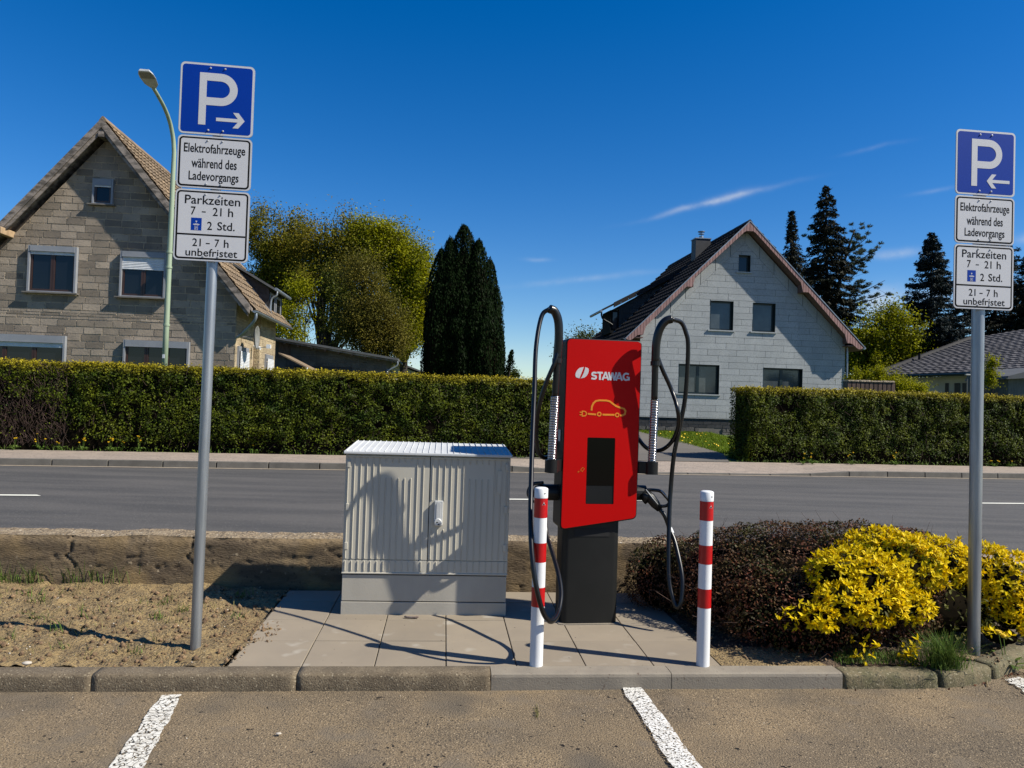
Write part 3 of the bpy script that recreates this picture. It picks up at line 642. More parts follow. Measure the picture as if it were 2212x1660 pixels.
def pt(px, py, n=0):   # pixel on the garden slope
    z = .13
    for _ in range(12): g = ground(px, py, z); z = .6 * z + .4 * YARD(g.y)
    return Vector((g.x, g.y, YARD(g.y) + .02))
drv = [RD.w(-.5, 2.0), RD.w(6.0, 2.0), pt(1562, 983), pt(1539, 976), pt(1443, 947), pt(1360, 930), pt(1200, 925)]
d_ = MB(); d_.v = [(p.x, p.y, .136 if i < 2 else YARD(p.y) + .035) for i, p in enumerate(drv)]; d_.f = [tuple(range(len(drv)))]
tag(d_.build('driveway', 'drive'), kind='structure')
P = []; fl = []
for k in range(26000):
    x = random.uniform(3.4, 8.0); y = random.uniform(19.6, 29.6); 
    # right of the driveway edge
    ex = 4.9 + (21.2 - y) * .0 
    a, b = pt(1562, 983), pt(1360, 930); t = (y - a.y) / (b.y - a.y); xe = a.x + (b.x - a.x) * t
    if x > xe + .03 * random.random() and x < 8.0: P.append((x, y, YARD(y) + .0))
tag(blades(P, .05, .12, .010, .9, 'lawn_blade', 'lawn_grass'), 'bright green lawn between the driveway and the grey house', kind='stuff')

# ================================================================== LOW WALL
W = Frame(K.w(0, 0), rad(5.0)); g0 = ground(0, 1262); W = Frame((g0.x, g0.y, 0), rad(5.0))
wall = root('concrete_wall', 'low crumbling brown concrete wall along the road behind the cabinet', 'wall', W)
def wgrid(name, U, Vv, f, mt):
    nu, nv = len(U), len(Vv); A, B = np.meshgrid(U, Vv); P_ = f(A, B); k = (np.arange(nv - 1)[:, None] * nu + np.arange(nu - 1)).ravel()
    return obj(name, nmesh(name, P_.reshape(-1, 3), [np.stack([k, k + 1, k + nu + 1, k + nu], 1)], mt, smooth=False), wall)
U = np.linspace(-3, 5.7, 520)
def front(A, B):
    ed = np.clip((B - .82) / .18, 0, 1) ** 2
    dis = .004 * fbm(A, B * .4, 2.2, 3, 21) + .005 * fbm(A * .35, B * .4, 26, 3, 22) + .035 * np.clip(fbm(A, B * .4, 13, 4, 23) - .30, 0, 1) + .022 * ed * (1 + 1.2 * fbm(A, B, 6, 3, 25))
    for cx in (1.42, .52, 2.62, 4.4): dis += .03 * np.exp(-((A - cx - .02 * np.sin(B * 7) - .06 * fbm(A * 0, B, 7, 3, 3)) / .007) ** 2) * (B > .35)
    return np.stack([A, dis, (.375 + .012 * fbm(A, A * 0, 3, 4, 30)) * B - .05 * (B == 0)], -1)
def topf(A, B):
    e0 = .022 * (1 + 1.2 * fbm(A, A * 0 + 1.0, 6, 3, 25)); y = e0 + (.30 - e0) * B
    return np.stack([A, y, .375 + .012 * fbm(A, A * 0, 3, 4, 30) + .010 * fbm(A, B * .3, 14, 3, 31) * (B > .01)], -1)
wgrid('wall_face', U, np.linspace(0, 1, 34), front, 'mudwall'); wgrid('wall_top', U, np.linspace(0, 1, 16), topf, 'walltop')
MB().box(-3, 5.7, .05, .295, -.05, .362).build('wall_core', 'mudwall', wall)

# ================================================================== CABINET
C = Frame((-1.145, 5.19, 0), rad(4.47)); cab = root('distribution_cabinet', 'grey ribbed cable distribution cabinet with two doors and a swivel handle', 'cabinet', C)
CW = 1.155; CDp = .38
MB().box(.0, CW, .004, CDp, -.02, .085).build('base_plinth', 'cabinet_base', cab, bevel=.003)
MB().box(.003, CW - .003, .006, CDp - .004, .091, .272).build('base_panel', 'cabinet_base', cab, bevel=.003)
MB().box(.01, CW - .01, .02, CDp - .01, .05, .30).build('base_core', 'dark', cab)
MB().box(-.002, CW + .002, .012, CDp, .280, 1.125).build('housing', 'cabinet', cab, bevel=.006)
def ribs(mb, x0, x1, z0, z1, y, skip=(), n=None, sp=.0437):
    x = x0
    while x < x1 + 1e-6:
        segs = [(z0, z1)]
        for (a, b, c, d) in skip:
            if a <= x <= b:
                ns = []
                for (p, q) in segs:
                    if c > p: ns.append((p, min(q, c)))
                    if d < q: ns.append((max(p, d), q))
                segs = [t for t in ns if t[1] - t[0] > .01]
        for (p, q) in segs:
            i = len(mb.v); w0, w1, h = .0034, .0016, .0065
            mb.v += [(x - w0, y, p), (x - w1, y - h, p + .004), (x + w1, y - h, p + .004), (x + w0, y, p), (x - w0, y, q), (x - w1, y - h, q - .004), (x + w1, y - h, q - .004), (x + w0, y, q)]
            mb.f += [(i, i + 1, i + 5, i + 4), (i + 1, i + 2, i + 6, i + 5), (i + 2, i + 3, i + 7, i + 6), (i, i + 3, i + 2, i + 1), (i + 4, i + 5, i + 6, i + 7)]
        x += sp
ZT = 1.108
for (a, b, nm) in ((.004, .586, 'left'), (.592, CW - .004, 'right')):
    mb = MB().box(a, b, 0, .014, .383, ZT)
    ribs(mb, a + .016, b - .012, .386, ZT - .003, 0, skip=[(.28, .46, .955, 1.06), (.855, 1.03, .955, 1.06)] + ([(.59, .70, .60, .80)] if nm == 'right' else []))
    d = mb.build('door', 'cabinet', cab)
    MB().box(a + .0, b - .0, -.009, 0, ZT - .012, ZT - .004).build('door_rim', 'cabinet', d)
    lp = MB().box(a, b, 0, .014, .288, .377); ribs(lp, a + .016, b - .012, .300, .372, 0); lp.build('lower_panel', 'cabinet', cab)
    for x in ((a + .02,) if nm == 'left' else (b - .02,)):
        for zz in (.45, .72, 1.02): MB().box(x - .012, x + .010, -.0095, 0, zz, zz + .05).build('hinge', 'cabinet', d, bevel=.003)
MB().box(.5865, .5915, .004, .02, .383, ZT).build('door_gap', 'dark', cab)
MB().box(-.002, CW + .002, -.006, .01, .281, .292).build('rail', 'cabinet', cab, bevel=.003)
MB().prism(rrect(.905 + .16, .905 + .19, .86, 1.02, .003, 2), -.0085, 0).build('label_plate', 'cabinet', cab)
# lid: pitched up to the back, ribbed
lid = MB(); zf_, zb_ = 1.135, 1.185
lid.v = [(-.012, -.03, ZT + .008), (CW + .012, -.03, ZT + .008), (-.012, -.03, zf_), (CW + .012, -.03, zf_), (.02, CDp + .02, zb_), (CW - .02, CDp + .02, zb_), (.02, CDp + .03, ZT), (CW - .02, CDp + .03, ZT)]
lid.f = [(0, 1, 3, 2), (2, 3, 5, 4), (4, 5, 7, 6), (6, 7, 1, 0), (0, 2, 4, 6), (1, 7, 5, 3)]
ld = lid.build('lid', 'cabinet_lid', cab, bevel=.004)
rb = MB()
for k in range(27):
    t = k / 26; xa = .005 + t * (CW - .01); xb = .035 + t * (CW - .07)
    rb.v += [(xa - .003, -.026, zf_ + .0015), (xa + .003, -.026, zf_ + .0015), (xa, -.026, zf_ + .007), (xb - .003, CDp + .015, zb_ + .001), (xb + .003, CDp + .015, zb_ + .001), (xb, CDp + .015, zb_ + .007)]
    i = 6 * k; rb.f += [(i, i + 2, i + 5, i + 3), (i + 2, i + 1, i + 4, i + 5), (i, i + 1, i + 2), (i + 3, i + 5, i + 4)]
rb.build('lid_rib', 'cabinet_lid', ld)
hd = MB().prism(rrect(.628, .688, .628, .802, .006, 3), -.030, -.0).build('handle', 'handle', cab, bevel=.004)
MB().prism(rrect(.642, .674, .672, .792, .0158, 6), -.0335, -.0305).build('lever', 'handle', hd, bevel=.0015)
o_ = MB().lathe([(.027, 0), (.027, .010), (.022, .014), (.0, .014)], 20); o_.v = [(a + .656, -.030 - c, b + .655) for a, b, c in o_.v]; lk = o_.build('lock_cover', 'handle', hd)
MB().box(.645, .656, -.0455, -.0435, .652, .658).box(.656, .668, -.0455, -.0435, .636, .644).build('keyhole', 'dark', lk)
# rusty bow on the slabs at the cabinet foot
g = ground(890, 1333); pts = [(.045 * math.cos(a), .018 * math.sin(a) - .01, .006) for a in [rad(180 + 12 * k) for k in range(16)]]
tag(MB().tube(pts, [.004] + [.007] * 14 + [.004], 8).build('iron_bow', 'rust', None, smooth=True, loc=(g.x, g.y - .02, .004)), 'curved rusty brown iron piece lying at the foot of the cabinet', 'scrap metal')

# ================================================================== CHARGER
G = Frame((.589, 5.145, 0), rad(8.5)); ch = root('charging_station', 'red and black fast charging station with two cables on sprung arms', 'charging station', G)
def gp(x, y, d=-.04): q = G.hit(x, y, (0, d, 0), (0, 1, 0)); return (q.x, q.z)
pd = MB().prism([(a, b) for a, b in rrect(-.205, .195, .0, .235, .045, 6)], .003, .74, 'z').build('pedestal', 'pedestal', ch); smooth_by_angle(pd, 30)
MB().prism(rrect(-.225, .215, -.02, .255, .03, 4), -.004, .004, 'z').build('foot_mortar', 'kerb_new', ch)
MB().box(-.13, .12, -.003, .0, .60, .655).build('pedestal_recess', 'dark', pd)
sh = [gp(1228, 731), gp(1386, 738), gp(1375, 1122), gp(1213, 1145)]
sh = [(-.232, 1.965), (.308, 1.965), (.302, .728), (-.240, .648)]
hsg = MB().prism(rpoly(sh, .035, 5), -.034, .215).build('housing', 'charger_black', ch, bevel=.006); smooth_by_angle(hsg, 40)
fp = [(-.224, 1.957), (.300, 1.957), (.294, .737), (-.232, .658)]
# front panel with a cut-out for the display
o1 = rpoly(fp, .032, 6); n1 = len(o1)
sc = (-.066, .132, .828, 1.285)
inn = rrect(*sc, .008, 3)
bm = bmesh.new()
vo = [bm.verts.new((a, -.040, b)) for a, b in o1]; vi = [bm.verts.new((a, -.040, b)) for a, b in inn]
ed = [bm.edges.new((vo[i - 1], vo[i])) for i in range(n1)] + [bm.edges.new((vi[i - 1], vi[i])) for i in range(len(inn))]
bmesh.ops.triangle_fill(bm, use_beauty=True, edges=ed)
r = bmesh.ops.extrude_face_region(bm, geom=bm.faces[:]); bmesh.ops.translate(bm, verts=[v for v in r['geom'] if isinstance(v, bmesh.types.BMVert)], vec=(0, .0058, 0))
bmesh.ops.recalc_face_normals(bm, faces=bm.faces); me = bpy.data.meshes.new('front_panel'); bm.to_mesh(me); bm.free(); me.materials.append(M['red']); fpan = obj('front_panel', me, ch)
bw = MB().prism(rrect(sc[0] - .004, sc[1] + .004, sc[2] - .004, sc[3] + .004, .01, 3), -.0418, -.0405)
# display: glass pane set 5 mm back, keypad shelf below
MB().box(sc[0] + .002, sc[1] - .002, -.0352, -.0345, .955, sc[3] - .002).build('display', 'screen', ch)
MB().box(sc[0] + .002, sc[1] - .002, -.0352, -.0345, sc[2] + .002, .949).build('reader_panel', 'charger_black', ch)
k = MB(); k.v = [(sc[0] + .004, -.0365, .832), (sc[0] + .165, -.0365, .832), (sc[0] + .14, -.0365, .925), (sc[0] + .004, -.0365, .93)]; k.v += [(a, -.0345, c) for a, b, c in k.v]; k.f = [(0, 1, 2, 3), (4, 5, 6, 7), (0, 1, 5, 4), (1, 2, 6, 5), (2, 3, 7, 6), (3, 0, 4, 7)]
k.build('card_reader', 'charger_black', ch)
# lettering and symbols
lt = MB(); x0_, zb_ = -.052, 1.683; hh_ = .056; sw_ = .0125; pts_ = lambda L: [(x0_ + a * hh_, zb_ + b * hh_) for a, b in L]
def stroke(L, k=0, w=sw_): lt.ribbon(pts_(L), w, -.0412 - .0001 * k, -.0400)
def arc2(cx, cz, rx, rz, a0, a1, n=9): return [(cx + rx * math.cos(rad(a0 + (a1 - a0) * i / n)), cz + rz * math.sin(rad(a0 + (a1 - a0) * i / n))) for i in range(n + 1)]
stroke([(.68, .84)] + arc2(.36, .68, .25, .20, 70, 230, 8) + [(.42, .49)] + arc2(.36, .31, .26, .20, 50, -110, 8) + [(.02, .16)])
stroke([(.74, .89), (1.46, .89)]); stroke([(1.10, 0), (1.10, .80)], 1, .0135)
stroke([(1.42, 0), (1.82, 1)]); stroke([(1.80, 1), (2.20, 0)], 1); stroke([(1.58, .28), (2.04, .28)], 2, .009)
stroke([(2.20, 1), (2.46, 0)]); stroke([(2.45, 0), (2.70, .95)], 1); stroke([(2.68, .95), (2.94, 0)], 2); stroke([(2.93, 0), (3.18, 1)], 3)
stroke([(3.16, 0), (3.56, 1)], 4); stroke([(3.54, 1), (3.94, 0)], 5); stroke([(3.32, .28), (3.78, .28)], 6, .009)
stroke([(4.78, .84)] + arc2(4.45, .50, .36, .40, 60, 300, 12) + [(4.78, .16)]); stroke([(4.79, .06), (4.79, .50)], 1); stroke([(4.50, .46), (4.72, .46)], 2, .010)
lt.build('brand_lettering', 'logo_w', ch)
def leafshape(cx, cz, s, side):
    out = []; inn_ = []
    for k in range(13):
        z = -1 + k / 6; w = math.sqrt(max(0, 1 - z * z)); y = cz + z * .030 * s
        out.append((cx + side * (.004 + .029 * w ** .8) * s + z * .011 * s, y)); inn_.append((cx + side * (.003 + .0035 * w) * s + (z * .011 - side * .004 * w) * s + (.006 * w * s if side > 0 else 0), y))
    return out + inn_[::-1]
lg = MB().prism(leafshape(-.117, 1.728, 1.32, -1), -.0412, -.0400).prism(leafshape(-.117, 1.728, 1.32, 1), -.0412, -.0400).build('leaf_emblem', 'logo_w', ch)
def cz4(x, y): return gp((1220 + x / 3.459) / 1.09403, (700 + y / 3.459) / 1.09403)
car = MB(); cw = .0125
car.ribbon([cz4(*p) for p in ((615, 937), (618, 905), (630, 878), (650, 859), (680, 853), (740, 855), (765, 862), (815, 900), (850, 913), (880, 922), (893, 940), (888, 965), (870, 976), (848, 977))], cw, -.0412, -.0400)
car.ribbon([cz4(*p) for p in ((803, 972), (705, 970))], cw, -.0412, -.0400); car.ribbon([cz4(*p) for p in ((652, 969), (584, 963))], cw, -.0412, -.0400)
def ring(c, r0, r1):
    i = len(car.v); n = 20
    for q in range(n):
        a = 2 * math.pi * q / n
        for rr in (r0, r1): car.v += [(c[0] + rr * math.cos(a), -.0412, c[1] + rr * math.sin(a)), (c[0] + rr * math.cos(a), -.0400, c[1] + rr * math.sin(a))]
    for q in range(n):
        a, b = i + 4 * q, i + 4 * ((q + 1) % n); car.f += [(a, a + 2, b + 2, b), (a, b, b + 1, a + 1), (a + 2, a + 3, b + 3, b + 2)]
ring(cz4(678, 966), .0085, .0165); ring(cz4(825, 973), .0085, .0165)
pc = cz4(555, 962)
pl = [(pc[0] - .014 + .0, pc[1] - .0165), (pc[0] - .014, pc[1] + .0165), (pc[0] + .0, pc[1] + .0165)] + [(pc[0] + .016 * math.cos(rad(a)) + .0, pc[1] + .0165 * math.sin(rad(a))) for a in (60, 30, 0, -30, -60)] + [(pc[0], pc[1] - .0165), (pc[0] - .018, pc[1] - .0165)]
car.ribbon(pl, .007, -.0412, -.0400)
for dz in (-.009, .009): car.ribbon([(pc[0] - .032, pc[1] + dz), (pc[0] - .018, pc[1] + dz)], .006, -.0412, -.0400)
car.build('car_symbol', 'logo_y', ch)
nf = MB(); c0 = cz4(541, 1418); an = rad(-38)
R2 = lambda a, b: (c0[0] + a * math.cos(an) - b * math.sin(an), c0[1] + a * math.sin(an) + b * math.cos(an))
nf.ribbon([R2(-.008, -.012), R2(.008, -.012), R2(.008, .012), R2(-.008, .012), R2(-.008, -.014)], .0022, -.0412, -.0400)
for r_ in (.006, .011): 
    q = cz4(528, 1440); nf.ribbon([(q[0] - .01 + r_ * math.cos(rad(a)), q[1] - .003 + r_ * math.sin(rad(a))) for a in range(100, 181, 16)], .002, -.0412, -.0400)
nf.build('card_symbol', 'logo_y', ch)
# small side label and side plates
MB().box(-.2415, -.2400, .03, .10, 1.25, 1.33).build('side_label', 'alu', ch)
def mv(x, z, y):
    """point seen where (x, .08, z) is seen, but at local depth y"""
    d = G.w(x, .08, z) - Vector((0, 0, EYE)); ld = G.R @ d; lo_ = G.R @ (Vector((0, 0, EYE)) - G.O); t = (y - lo_.y) / ld.y
    return tuple(lo_ + ld * t)
def lp(px, py, Y): return tuple(G.R @ (at(px, py, Y) - G.O))
def arm(sd):
    """sd=-1 left, +1 right"""
    Y0 = -.12 if sd < 0 else -.06; x0 = -.238 if sd < 0 else .303; bx, by_, bz = mv(-.288 if sd < 0 else .44, 1.115, Y0); zb = mv(.44, 1.03, Y0)[2]
    MB().prism([(x0, .02), (x0, -.03), (bx, Y0 - .043), (bx, Y0 + .043)] if sd > 0 else [(x0, -.03), (x0, .05), (bx, Y0 + .043), (bx, Y0 - .043)], zb, bz, 'z').build('arm_bracket', 'charger_black', ch, bevel=.003)
    so_ = MB().lathe([(.044, zb - .001), (.044, bz + .001)], 28, (bx, Y0, 0)).build('arm_socket', 'charger_black', ch); smooth_by_angle(so_, 40)
    tp = mv(-.276 if sd < 0 else .449, 1.58, Y0 - (.04 if sd < 0 else .025))
    MB().tube([(bx, Y0, bz - .01), tp], .021, 14).build('arm_rod', 'charger_black', ch, smooth=True)
    sp_ = []; turns = 38; B0, T0_ = Vector((bx, Y0, bz + .002)), Vector(tp) - Vector((0, 0, .02))
    for q in range(turns * 12 + 1):
        a = 2 * math.pi * q / 12; t = q / (turns * 12); p = B0.lerp(T0_, t); sp_.append((p.x + .0265 * math.cos(a), p.y + .0265 * math.sin(a), p.z))
    MB().tube(sp_, .0037, 6).build('coil_spring', 'spring', ch, smooth=True)
    MB().lathe([(.0235, 0), (.0235, (T0_ - B0).length)], 16).build('spring_core', 'charger_black', ch, loc=B0).rotation_euler = (T0_ - B0).to_track_quat('Z', 'Y').to_euler()
    if sd < 0:
        top = [mv(*p) for p in ((-.277, 1.56, -.16), (-.272, 1.72, -.17), (-.268, 1.85, -.18), (-.262, 1.98, -.19), (-.27, 2.09, -.195), (-.298, 2.155, -.2), (-.335, 2.172, -.21))]
        c1 = [top[-1]] + [lp(*p) for p in ((1170, 684, 4.88), (1158, 750, 4.8), (1154, 850, 4.7), (1150, 950, 4.58), (1147, 1050, 4.45), (1146, 1130, 4.34), (1150, 1210, 4.25), (1160, 1275, 4.215), (1174, 1325, 4.23), (1190, 1343, 4.28), (1205, 1326, 4.42), (1212, 1285, 4.55), (1206, 1240, 4.68), (1192, 1190, 4.85), (1180, 1150, 4.98), (1178, 1110, 5.04))]
        c2 = [mv(*p) for p in ((-.262, 1.90, -.19), (-.285, 1.80, -.20), (-.34, 1.66, -.18), (-.385, 1.50, -.14), (-.405, 1.33, -.08), (-.385, 1.18, .0), (-.34, 1.13, .08), (-.29, 1.17, .15), (-.255, 1.35, .2), (-.235, 1.60, .215), (-.20, 1.75, .2))]
    else:
        top = [mv(*p) for p in ((.447, 1.56, -.10), (.447, 1.72, -.11), (.448, 1.86, -.12), (.452, 1.98, -.13), (.475, 2.07, -.14), (.515, 2.125, -.15), (.560, 2.142, -.155))]
        c1 = [top[-1]] + [lp(*p) for p in ((1471, 697, 5.12), (1481, 717, 5.13), (1486.5, 751, 5.14), (1481, 851, 5.17), (1469, 920, 5.19), (1456, 983, 5.21), (1449, 1055, 5.22), (1445.5, 1124, 5.18), (1444.6, 1243, 5.08), (1455, 1297, 5.02), (1464, 1312, 5.0), (1472, 1294, 5.0), (1473, 1243, 5.05), (1459, 1176, 5.16), (1448, 1147, 5.21), (1436, 1115, 5.23), (1422, 1097, 5.25))]
        c2 = [mv(*p) for p in ((.462, 1.87, -.09), (.50, 1.78, -.09), (.575, 1.63, -.07), (.622, 1.50, -.14), (.632, 1.38, -.1), (.590, 1.27, -.02), (.515, 1.205, .06), (.43, 1.20, .13), (.36, 1.25, .19), (.31, 1.34, .215), (.27, 1.45, .205))]
    T = spline(top, 6); nT = len(T)
    MB().tube(T, [.0225 if i < nT * .28 else .029 for i in range(nT)], 16).build('arm_sleeve', 'rubber', ch, smooth=True)
    k = int(nT * .28); MB().tube([T[k] - Vector((0, 0, .012)), T[k] + Vector((0, 0, .018))], .0335, 16).build('arm_clamp', 'charger_black', ch)
    MB().tube(spline(c1, 10), .0148 if sd < 0 else .0155, 12).build('charging_cable', 'rubber', ch, smooth=True)
    MB().tube(spline(c2, 8), .0148, 12).build('supply_cable', 'rubber', ch, smooth=True)
arm(-1); arm(1)
# connector holders and plugs
MB().tube([(.298, .09, .895), (.40, .09, .895)], .054, 18).build('plug_holder', 'charger_black', ch, smooth=False)
Yp = 5.25
pg = MB().tube([lp(1388, 1076, 5.27), lp(1396, 1072, 5.26), lp(1404, 1074, 5.25)], [.05, .048, .036], 16).tube([lp(1394, 1062, Yp), lp(1404, 1075, Yp), lp(1416, 1090, Yp), lp(1425, 1101, Yp)], [.022, .038, .034, .022], 14).build('plug', 'charger_black', ch, smooth=True)
MB().tube(spline([lp(*p) for p in ((1394, 1059, Yp), (1412, 1059, Yp), (1427, 1062, Yp), (1438, 1073, Yp), (1446, 1084, Yp), (1441, 1092, Yp), (1430, 1094, Yp), (1420, 1091, Yp))], 5), .0115, 12).build('plug_grip', 'rubber', pg, smooth=True)
MB().tube([lp(1395, 1058, Yp - .035), lp(1408, 1074, Yp - .035), lp(1421, 1090, Yp - .03)], .0035, 8).build('grip_trim', 'lamp_head', pg, smooth=True)
MB().tube([lp(1428, 1060, Yp - .015), lp(1437, 1070, Yp - .015), lp(1446, 1081, Yp - .015)], .0035, 8).build('grip_trim', 'lamp_head', pg, smooth=True)
MB().tube([lp(1450.5, 1152.5, 5.21), lp(1445.5, 1141, 5.212)], .0195, 14).build('cable_band', 'white_pl', ch)
MB().tube([(-.238, .09, .89), (-.34, .09, .89)], .056, 18).build('plug_holder', 'charger_black', ch, smooth=False)
pg2 = MB().tube([(-.33, .085, .90), (-.37, .06, .895), (-.39, .03, .87)], [.05, .05, .036], 16).tube([(-.35, .07, .93), (-.37, .04, .88), (-.345, .06, .80), (-.335, .07, .76)], [.03, .036, .030, .024], 14).build('plug', 'charger_black', ch, smooth=True)
MB().tube(spline([(-.35, .05, .96), (-.43, .02, .95), (-.46, .0, .89), (-.42, .0, .84), (-.36, .03, .83)], 5), .0125, 12).build('plug_grip', 'rubber', pg2, smooth=True)

# ================================================================== BOLLARDS
def bollard(px, py, label):
    g = ground(px, py); b = root('bollard', label, 'bollard', Frame(g, rad(6)), 'red and white steel bollards on the paving')
    R_ = .0385; Hh = 1.02
    t = MB().lathe([(R_, -.02), (R_, Hh - .056)], 40).build('tube', 'white_pl', b); smooth_by_angle(t, 30)
    c = MB().lathe([(R_ + .0012, Hh - .055), (R_ + .0012, Hh - .004), (R_ - .002, Hh), (R_ - .012, Hh + .004), (0.0005, Hh + .006)], 40).build('cap', 'white_pl', b); smooth_by_angle(c, 50)
    o = MB().lathe([(.0045, 0), (.0045, .002)], 12); o.v = [(x + .016, -math.sqrt((R_ + .0012) ** 2 - .016 ** 2) - z + .0008, y + Hh - .028) for x, y, z in o.v]; o.build('cap_screw', 'dark', c)
    for (a, e) in ((.057, .169), (.314, .424), (.569, .680)):
        z0, z1 = Hh - e, Hh - a; rb_ = MB(); n = 40; i = 0
        for q in range(n):
            an = 2 * math.pi * q / n; rb_.v += [((R_ + .0007) * math.cos(an), (R_ + .0007) * math.sin(an), z0), ((R_ + .0007) * math.cos(an), (R_ + .0007) * math.sin(an), z1)]
        rb_.f = [(2 * q, (2 * q + 2) % (2 * n), (2 * q + 3) % (2 * n), 2 * q + 1) for q in range(n)]
        rb_.build('red_band', 'red_film', b, smooth=True)
    st = MB(); y = -(R_ + .0018); tri = lambda s, zc, xc: [(xc - s, zc - s * .8), (xc + s, zc - s * .8), (xc, zc + s)]
    def wrapv(mb, d):
        mb.v = [((R_ + .0009 + d) * math.sin(x / R_), -(R_ + .0009 + d) * math.cos(x / R_), z) for x, y_, z in mb.v]; return mb
    zc = Hh - .086
    s1 = wrapv(MB().quad(*[(a, 0, c_) for a, c_ in tri(.017, zc, .012)]), 0).build('sticker', 'sign_white', b)
    wrapv(MB().quad(*[(a, 0, c_) for a, c_ in tri(.0135, zc - .0003, .012)]), .0003).build('sticker_print', 'red_film', s1)
    wrapv(MB().quad(*[(a, 0, c_) for a, c_ in tri(.0095, zc - .0006, .012)]), .0006).build('sticker_print', 'sign_white', s1)
    wrapv(MB().quad((.006, 0, zc - .006), (.018, 0, zc - .006), (.0155, 0, zc + .001), (.0085, 0, zc + .001)), .0009).build('sticker_print', 'sign_black', s1)
    return b
bollard(1158, 1437, 'left red and white bollard, the one standing in front of the charger cable')
bollard(1518, 1437, 'right red and white bollard, the one in front of the dark shrub')

# ================================================================== SIGNS
def sign(px, py, label, arrow, rpole, zt, lean, xoff, yaw):
    g = ground(px, py); s = root('traffic_sign', label, 'traffic sign', Frame(g, yaw), 'parking signs for electric vehicles')
    x1 = xoff
    pole = MB().tube([(0, 0, -.05), (lean * .5, 0, zt * .5), (lean, 0, zt - .04)], rpole, 24).build('pole', 'galv', s); smooth_by_angle(pole, 40)
    cap = MB().tube([(lean, 0, zt - .04), (lean, 0, zt - .02)], rpole + .002, 20).build('pole_cap', 'charger_black', pole)
    y = -rpole - .012; cx = xoff
    def plate(name, z0, z1, fm, rim):
        w = .213
        p = MB().prism(rrect(cx - w, cx + w, z0, z1, .028, 6), y, y + .004).build(name, 'alu', s)
        if rim == 'blue':
            MB().prism(rrect(cx - w + .002, cx + w - .002, z0 + .002, z1 - .002, .027, 6), y - .0006, y - .0001).build('face', 'sign_white', p)
            MB().prism(rrect(cx - w + .013, cx + w - .013, z0 + .013, z1 - .013, .018, 6), y - .0014, y - .0007).build('blue_field', 'sign_blue', p)
        else:
            MB().prism(rrect(cx - w + .002, cx + w - .002, z0 + .002, z1 - .002, .027, 6), y - .0006, y - .0001).build('face', 'sign_white', p)
            MB().prism(rrect(cx - w + .010, cx + w - .010, z0 + .010, z1 - .010, .022, 6), y - .0012, y - .0007).build('black_border', 'sign_black', p)
            MB().prism(rrect(cx - w + .020, cx + w - .020, z0 + .020, z1 - .020, .014, 6), y - .0018, y - .0013).build('inner_field', 'sign_white', p)
        for bx in (-.042, .042):
            for bz in (z0 + .028, z1 - .028):
                b = MB().lathe([(.006, 0), (.006, .002), (.004, .0025), (.0035, .0055), (.0005, .006)], 10); b.v = [(a + cx + bx, y - .0018 - c, b_ + bz) for a, b_, c in b.v]; b.build('bolt', 'bolt', p, smooth=False)
        for bz in (z0 + .05, z1 - .05): MB().box(cx - .06, cx + .06, y + .0042, -rpole + .002, bz - .01, bz + .01).build('clamp', 'galv', p)
        return p
    t = zt
    p1 = plate('parking_plate', t - .43, t, 'sign_blue', 'blue')
    yy = y - .0024; X = lambda f: cx - .213 + f * .426; Z = lambda f: t - f * .43
    P_ = MB(); x0, x1_, zt_, zb_ = X(.262), X(.358), Z(.135), Z(.862)
    P_.box(x0, x1_, yy, yy + .001, zb_, zt_)
    zo1, zi1, zi0, zo0 = Z(.135), Z(.243), Z(.475), Z(.585); zc = (zo1 + zo0) / 2; Ro, Ri = (zo1 - zo0) / 2, (zi1 - zi0) / 2; xc = X(.775) - Ro
    out = [(x1_ + .0002, zo1), (xc, zo1)] + [(xc + Ro * math.cos(rad(a)), zc + Ro * math.sin(rad(a))) for a in range(80, -81, -10)] + [(xc, zo0), (x1_ + .0002, zo0)]
    ii = [(x1_ + .0002, zi1), (xc, zi1)] + [(xc + Ri * 1.05 * math.cos(rad(a)), zc + Ri * math.sin(rad(a))) for a in range(80, -81, -10)] + [(xc, zi0), (x1_ + .0002, zi0)]
    i = len(P_.v)
    for a, b in zip(out, ii): P_.v += [(a[0], yy, a[1]), (b[0], yy, b[1]), (a[0], yy + .001, a[1]), (b[0], yy + .001, b[1])]
    for q in range(len(out) - 1):
        a, b = i + 4 * q, i + 4 * q + 4; P_.f += [(a, a + 1, b + 1, b), (a, b, b + 2, a + 2), (a + 1, a + 3, b + 3, b + 1)]
    P_.build('letter_p', 'sign_white', p1)
    f = (lambda v: v) if arrow > 0 else (lambda v: 1.405 - v)
    tail, tip, zz = (.50, .885, .775); A = MB(); hh = .108
    A.prism([(X(f(a)), Z(b)) for a, b in ((tail, zz - .024), (tip - .075, zz - .024), (tip - .075, zz + .024), (tail, zz + .024))], yy, yy + .001)
    A.prism([(X(f(a)), Z(b)) for a, b in ((tip - .16, zz - hh), (tip - .085, zz - hh), (tip, zz), (tip - .073, zz))], yy - .0001, yy + .001)
    A.prism([(X(f(a)), Z(b)) for a, b in ((tip - .073, zz), (tip, zz), (tip - .085, zz + hh), (tip - .16, zz + hh))], yy - .0002, yy + .001)
    A.build('arrow', 'sign_white', p1)
    t2 = t - .437; p2 = plate('supplementary_plate', t2 - .315, t2, 'sign_white', 'bw'); ty = y - .0024
    for (txt, zf, w, h_) in (('Elektrofahrzeuge', .265, .350, .072), ('w\u00e4hrend des', .520, .258, .058), ('Ladevorgangs', .790, .285, .070)):
        textmesh(txt, cx + (.0), t2 - zf * .315, w, h_, ty, .0008, .012, 'sign_black', 'lettering', p2)
